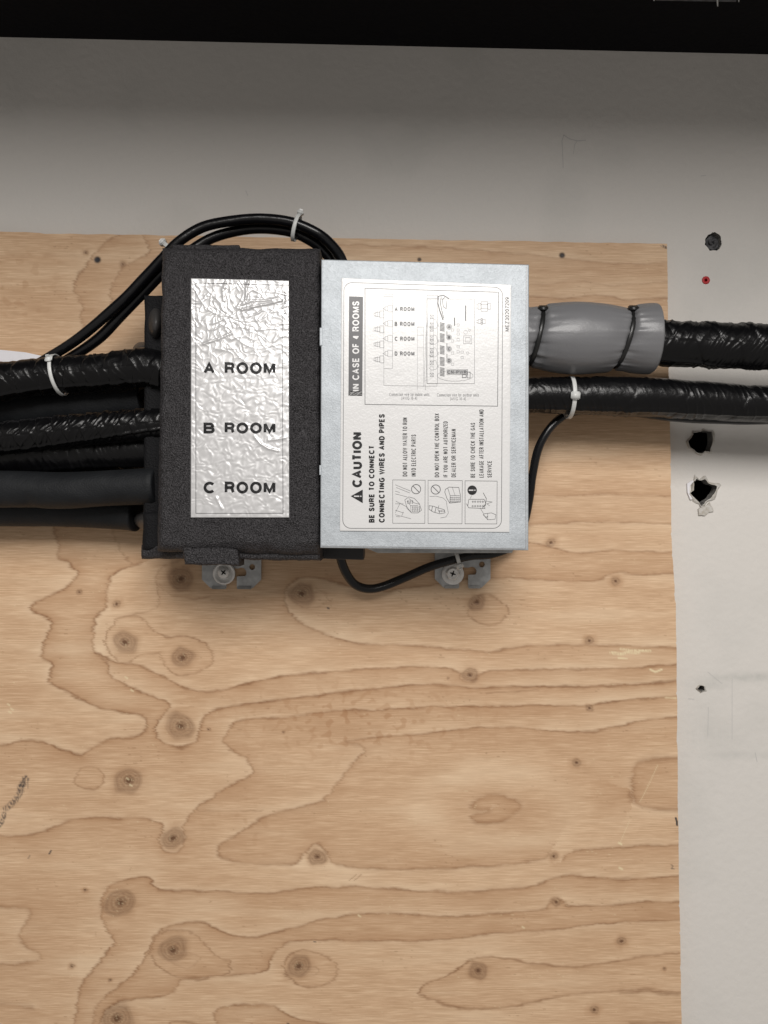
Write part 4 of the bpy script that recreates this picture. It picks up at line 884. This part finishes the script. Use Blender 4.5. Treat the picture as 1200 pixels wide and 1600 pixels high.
def screw(cx, cy, label, hexed, group):
    e = empty('mounting_screw', P(cx, cy, .004), label, 'screw', group)
    if hexed:
        lathe('washer', cx, cy, [(17.5, .0044), (17.5, .0058), (16.8, .0064), (12, .0066), (10, .0062), (6, .0062)], M['washer'], e, 36)
        mb = MB(); hx = arc(cx, cy, 10.5, 8, 308, 5); V = [P(x, y, .0062) for x, y in hx] + [P(x, y, .0095) for x, y in hx] + [P(cx + (x - cx) * .86, cy + (y - cy) * .86, .0105) for x, y in hx]
        F = [(i, (i + 1) % 6, 6 + (i + 1) % 6, 6 + i) for i in range(6)] + [(6 + i, 6 + (i + 1) % 6, 12 + (i + 1) % 6, 12 + i) for i in range(6)] + [tuple(range(12, 18))[::-1]]
        mb.add(V, F); mb.build('hex_head', M['washer'], e); hh = .0108
        lathe('rim', cx, cy, [(9, .0104), (8.4, .0108), (7, .0106), (3, .0102), (0.1, .0102)], M['washer'], e)
    else:
        lathe('washer', cx, cy, [(17.5, .0044), (17.8, .0054), (17.0, .0078), (15.8, .0082), (13.5, .0074), (11, .0062), (8, .0060)], M['washer'], e, 40)
        lathe('screw_head', cx - 1, cy - 1.5, [(9.6, .0062), (9.6, .0076), (8.4, .0090), (5.5, .0100), (2, .0103), (.1, .0103)], M['washer'], e); hh = .0106; cx -= 1; cy -= 1.5
    mb = MB(); a = math.radians(38 if not hexed else 20)
    for t in (a, a + math.pi / 2):
        c_, s_ = math.cos(t), math.sin(t); L = 4.7; w_ = 1.1
        mb.quad([(cx + c_ * L - s_ * w_ * .6, cy + s_ * L + c_ * w_ * .6), (cx + c_ * L + s_ * w_ * .6, cy + s_ * L - c_ * w_ * .6), (cx + s_ * w_ * 1.3, cy - c_ * w_ * 1.3), (cx - c_ * L + s_ * w_ * .6, cy - s_ * L - c_ * w_ * .6), (cx - c_ * L - s_ * w_ * .6, cy - s_ * L + c_ * w_ * .6), (cx - s_ * w_ * 1.3, cy + c_ * w_ * 1.3)], hh + (0 if t == a else .00006))
    mb.build('cross_recess_shade', M['dark'], e)  # flat dark cross painted on the head for the shade in its slots
screw(350, 896, 'bright cross head screw with cup washer in the bracket under the foam half', False, 'screws holding the branch box')
screw(707.6, 896.5, 'hex head screw with flat round washer in the bracket under the metal half', True, 'screws holding the branch box')

# ------------------------------------------------------------------ cables
c1 = tube('black_cable', [(-60, 590, .050, 7.5), (40, 574, .052, 7.5), (80, 556, .055, 7.6), (126, 526, .060, 8), (187, 474, .064, 8), (224, 436, .066, 8), (254, 404, .068, 8), (280, 377, .070, 8), (317, 355, .070, 8), (364, 345, .070, 8), (411, 342, .070, 8), (457, 348, .070, 8), (495, 364, .068, 8), (518, 383, .062, 8), (533, 404, .055, 8), (540, 430, .050, 8), (542, 470, .045, 8)], M['cable'], nang=24, step=3, disp=smalldisp(.0002, 40, 2))
tag(c1, 'outer strand of the black cable loop arching over the foam box', 'cable', 'black cables looping over the box')
c2 = tube('black_cable', [(-60, 606, .046, 8), (60, 586, .048, 8), (110, 559, .050, 8), (154, 529, .052, 8.4), (187, 495, .054, 8.4), (224, 457, .056, 8.4), (254, 426, .058, 8.4), (290, 398, .060, 8.4), (327, 374, .060, 8), (364, 362, .060, 8), (406, 357, .060, 8), (453, 362, .060, 8), (485, 376, .058, 8), (506, 393, .052, 8), (520, 415, .046, 8), (526, 460, .042, 8)], M['cable'], nang=24, step=3, disp=smalldisp(.0002, 40, 8))
tag(c2, 'inner strand of the black cable loop arching over the foam box', 'cable', 'black cables looping over the box')
c3 = tube('black_cable', [(524, 800, .050, 6.5), (528, 850, .046, 6.8), (534, 878, .040, 7), (543, 899, .034, 7), (556, 914, .028, 7), (576, 920, .024, 7), (600, 916, .021, 7), (636, 901, .018, 7), (668, 887, .017, 6.8), (700, 877, .017, 6.6), (735, 869, .016, 6.5), (770, 866, .016, 6.5), (800, 852, .018, 6.5), (818, 820, .022, 6.5), (827, 780, .027, 6.5), (832, 742, .032, 6.5), (840, 705, .036, 6.5), (853, 678, .038, 6.5), (870, 658, .038, 6.5), (890, 646, .036, 6.5), (920, 640, .034, 6.5), (980, 643, .032, 6.5), (1050, 652, .032, 6.8), (1130, 656, .032, 7), (1200, 656, .032, 7), (1400, 650, .032, 7)], M['cable'], nang=24, step=3, disp=smalldisp(.0002, 40, 9))
tag(c3, 'black cable hanging under the box and rising right to run below the lower taped pipe', 'cable')

# ------------------------------------------------------------------ right side pipes
pR2 = tube('taped_pipe', [(740, 614, .056, 27), (828, 617, .056, 27), (900, 618, .056, 28), (960, 619, .056, 30), (1020, 621, .056, 30), (1100, 626, .056, 29), (1200, 632, .056, 28), (1420, 640, .056, 28)], M['tape'], nang=120, step=1.0, disp=wrapdisp(33.0, .045, .62, 1.0))
tag(pR2, 'lower black taped pipe leaving the metal box to the right, with a white tie', 'pipe')
pR1 = tube('taped_pipe', [(985, 534, .064, 34), (1040, 537, .064, 34), (1100, 539, .064, 34), (1200, 543, .064, 34), (1420, 552, .064, 34)], M['tape'], nang=120, step=.9, disp=wrapdisp(43.0, .034, .9, -1.6))
tag(pR1, 'upper black taped pipe at the right edge coming out of the grey sleeve', 'pipe')
def slv(s, th, px, py):
    out = np.zeros(np.broadcast(s, th).shape)
    for t0, a in ((836, .0035), (972, .0030)):
        xt = t0 + 10 * np.sin(th)       # tie leans
        g = np.exp(-np.abs(px - xt) / 10.0)
        out = out - a * np.exp(-((px - xt) / 5.0) ** 2) + .0034 * g * pn(np.cos(th) * 6.5, np.sin(th) * 6.5, t0 * .1) * sm(0, 5, np.abs(px - xt)) + .0009 * np.exp(-np.abs(px - xt) / 24.) * pn(np.cos(th) * 7, np.sin(th) * 7, t0 * .2)
    return out + .0004 * pn(px / 40, np.cos(th) * 2, np.sin(th) * 2)
sleeve = empty('insulation_sleeve', P(930, 530, .064), 'grey vinyl insulation sleeve cinched by black ties at the metal box', 'pipe sleeve')
tube('sleeve_wrap', [(790, 528, .064, 46), (815, 528, .064, 47), (828, 528, .064, 46), (840, 528, .064, 47), (852, 528, .064, 50.5), (880, 528.5, .064, 54.5), (905, 529, .064, 55.5), (940, 529, .064, 53), (962, 529.5, .064, 49.5), (973, 530, .064, 48), (985, 530, .064, 51), (1002, 530, .064, 53.5), (1014, 530, .064, 54.3), (1018, 530.2, .064, 54.0), (1019.5, 530.2, .064, 51), (1020.5, 530.2, .064, 42), (1021.5, 530.2, .064, 33)], M['sleeve'], sleeve, nang=180, step=1.1, disp=slv, cap=False)

# ------------------------------------------------------------------ cable ties
def ziptie(label, cat, group, cx, cy, h, ax_deg, rx, rz, wd, mat, head_deg, head=(11, 12, 5.5), tail=0.0, lean=0.0):
    """band round a bundle: axis in the picture plane at ax_deg (0 = along +x), rx across (px), rz in depth (px)"""
    e = empty('cable_tie', P(cx, cy, h), label, cat, group)
    C = Vector(P(cx, cy, h)); k = S * (D - h) / D
    a = math.radians(ax_deg); A = Vector((math.cos(a), 0, math.sin(a))); U = Vector((-math.sin(a), 0, math.cos(a))); Fv = Vector((0, -1, 0))
    n = 56; V = np.zeros((n + 1, 6, 3)); t_ = 1.6
    for i in range(n + 1):
        th = 2 * math.pi * i / n; d = Fv * math.cos(th) * rz + U * math.sin(th) * rx; nd = d.normalized()
        sh = A * (lean * math.sin(th))
        for j, (aa, bb) in enumerate(((-wd / 2, 0), (-wd / 2 * .8, t_), (0, t_ * .8), (wd / 2 * .8, t_), (wd / 2, 0), (0, -.4))):
            V[i, j] = C + (d + sh + A * aa + nd * bb) * k
    grid_mesh('strap', V, mat, e, closed_u=True)
    th = math.radians(head_deg); d = Fv * math.cos(th) * rz + U * math.sin(th) * rx; nd = d.normalized(); tn = A.cross(nd).normalized()
    c0 = C + (d + A * (lean * math.sin(th)) + nd * (t_ * .5)) * k
    bm = bmesh.new(); bmesh.ops.create_cube(bm, size=1)
    for v in bm.verts: v.co = Vector((v.co.x * head[0] * k, v.co.y * head[1] * k, v.co.z * head[2] * k + head[2] * k * .5))
    bmesh.ops.bevel(bm, geom=bm.edges[:], offset=1.5 * k, segments=3, affect='EDGES')
    for v in bm.verts: p = v.co.copy(); v.co = c0 + A * p.x + tn * p.y + nd * p.z
    me = bpy.data.meshes.new('head'); bm.to_mesh(me); bm.free(); link('head', me, mat, e, True)
    if tail:
        bm = bmesh.new(); bmesh.ops.create_cube(bm, size=1)
        for v in bm.verts: p = v.co.copy(); v.co = c0 + A * p.x * wd * .85 * k + tn * p.y * 1.6 * k + nd * (p.z + .5) * (head[2] + tail) * k
        me = bpy.data.meshes.new('tail'); bm.to_mesh(me); bm.free(); link('tail', me, mat, e)
    return e
GT = 'white nylon cable ties'
ziptie('white cable tie round the upper left taped pipe', 'cable tie', GT, 92, 586, .071, 8, 31, 31, 6, M['nylon'], 38, (11, 13, 5), 4, lean=-1)
ziptie('white cable tie round the top of the black cable loop', 'cable tie', GT, 463, 356, .065, -16, 20, 17, 6.5, M['nylon'], 86, (10, 10, 6), 3)
ziptie('white cable tie whose square head pokes out above the foam box top left corner', 'cable tie', GT, 270, 394, .061, 46, 17, 17, 7, M['nylon'], 84, (12, 14, 6), 3)
ziptie('white cable tie round the lower right taped pipe', 'cable tie', GT, 890, 621, .054, -3, 31.5, 33, 7, M['nylon'], -4, (14, 12, 5), 0, lean=-1)
ziptie('white cable tie on the hanging cable above the hex head screw', 'cable tie', GT, 715, 874, .0165, 15, 10.5, 10, 6, M['nylon'], -50, (11, 11, 5), 3)
GB = 'black cable ties cinching the grey sleeve'
ziptie('black cable tie cinching the grey sleeve next to the metal box', 'cable tie', GB, 836, 528, .064, 0, 42.5, 43, 7.5, M['black_nylon'], 58, (15, 13, 6.5), 0, lean=9)
ziptie('black cable tie round the grey sleeve near its open right end', 'cable tie', GB, 972, 530, .064, 0, 44.5, 45, 7.5, M['black_nylon'], 58, (15, 13, 6.5), 0, lean=11)
print('built', len(bpy.data.objects))
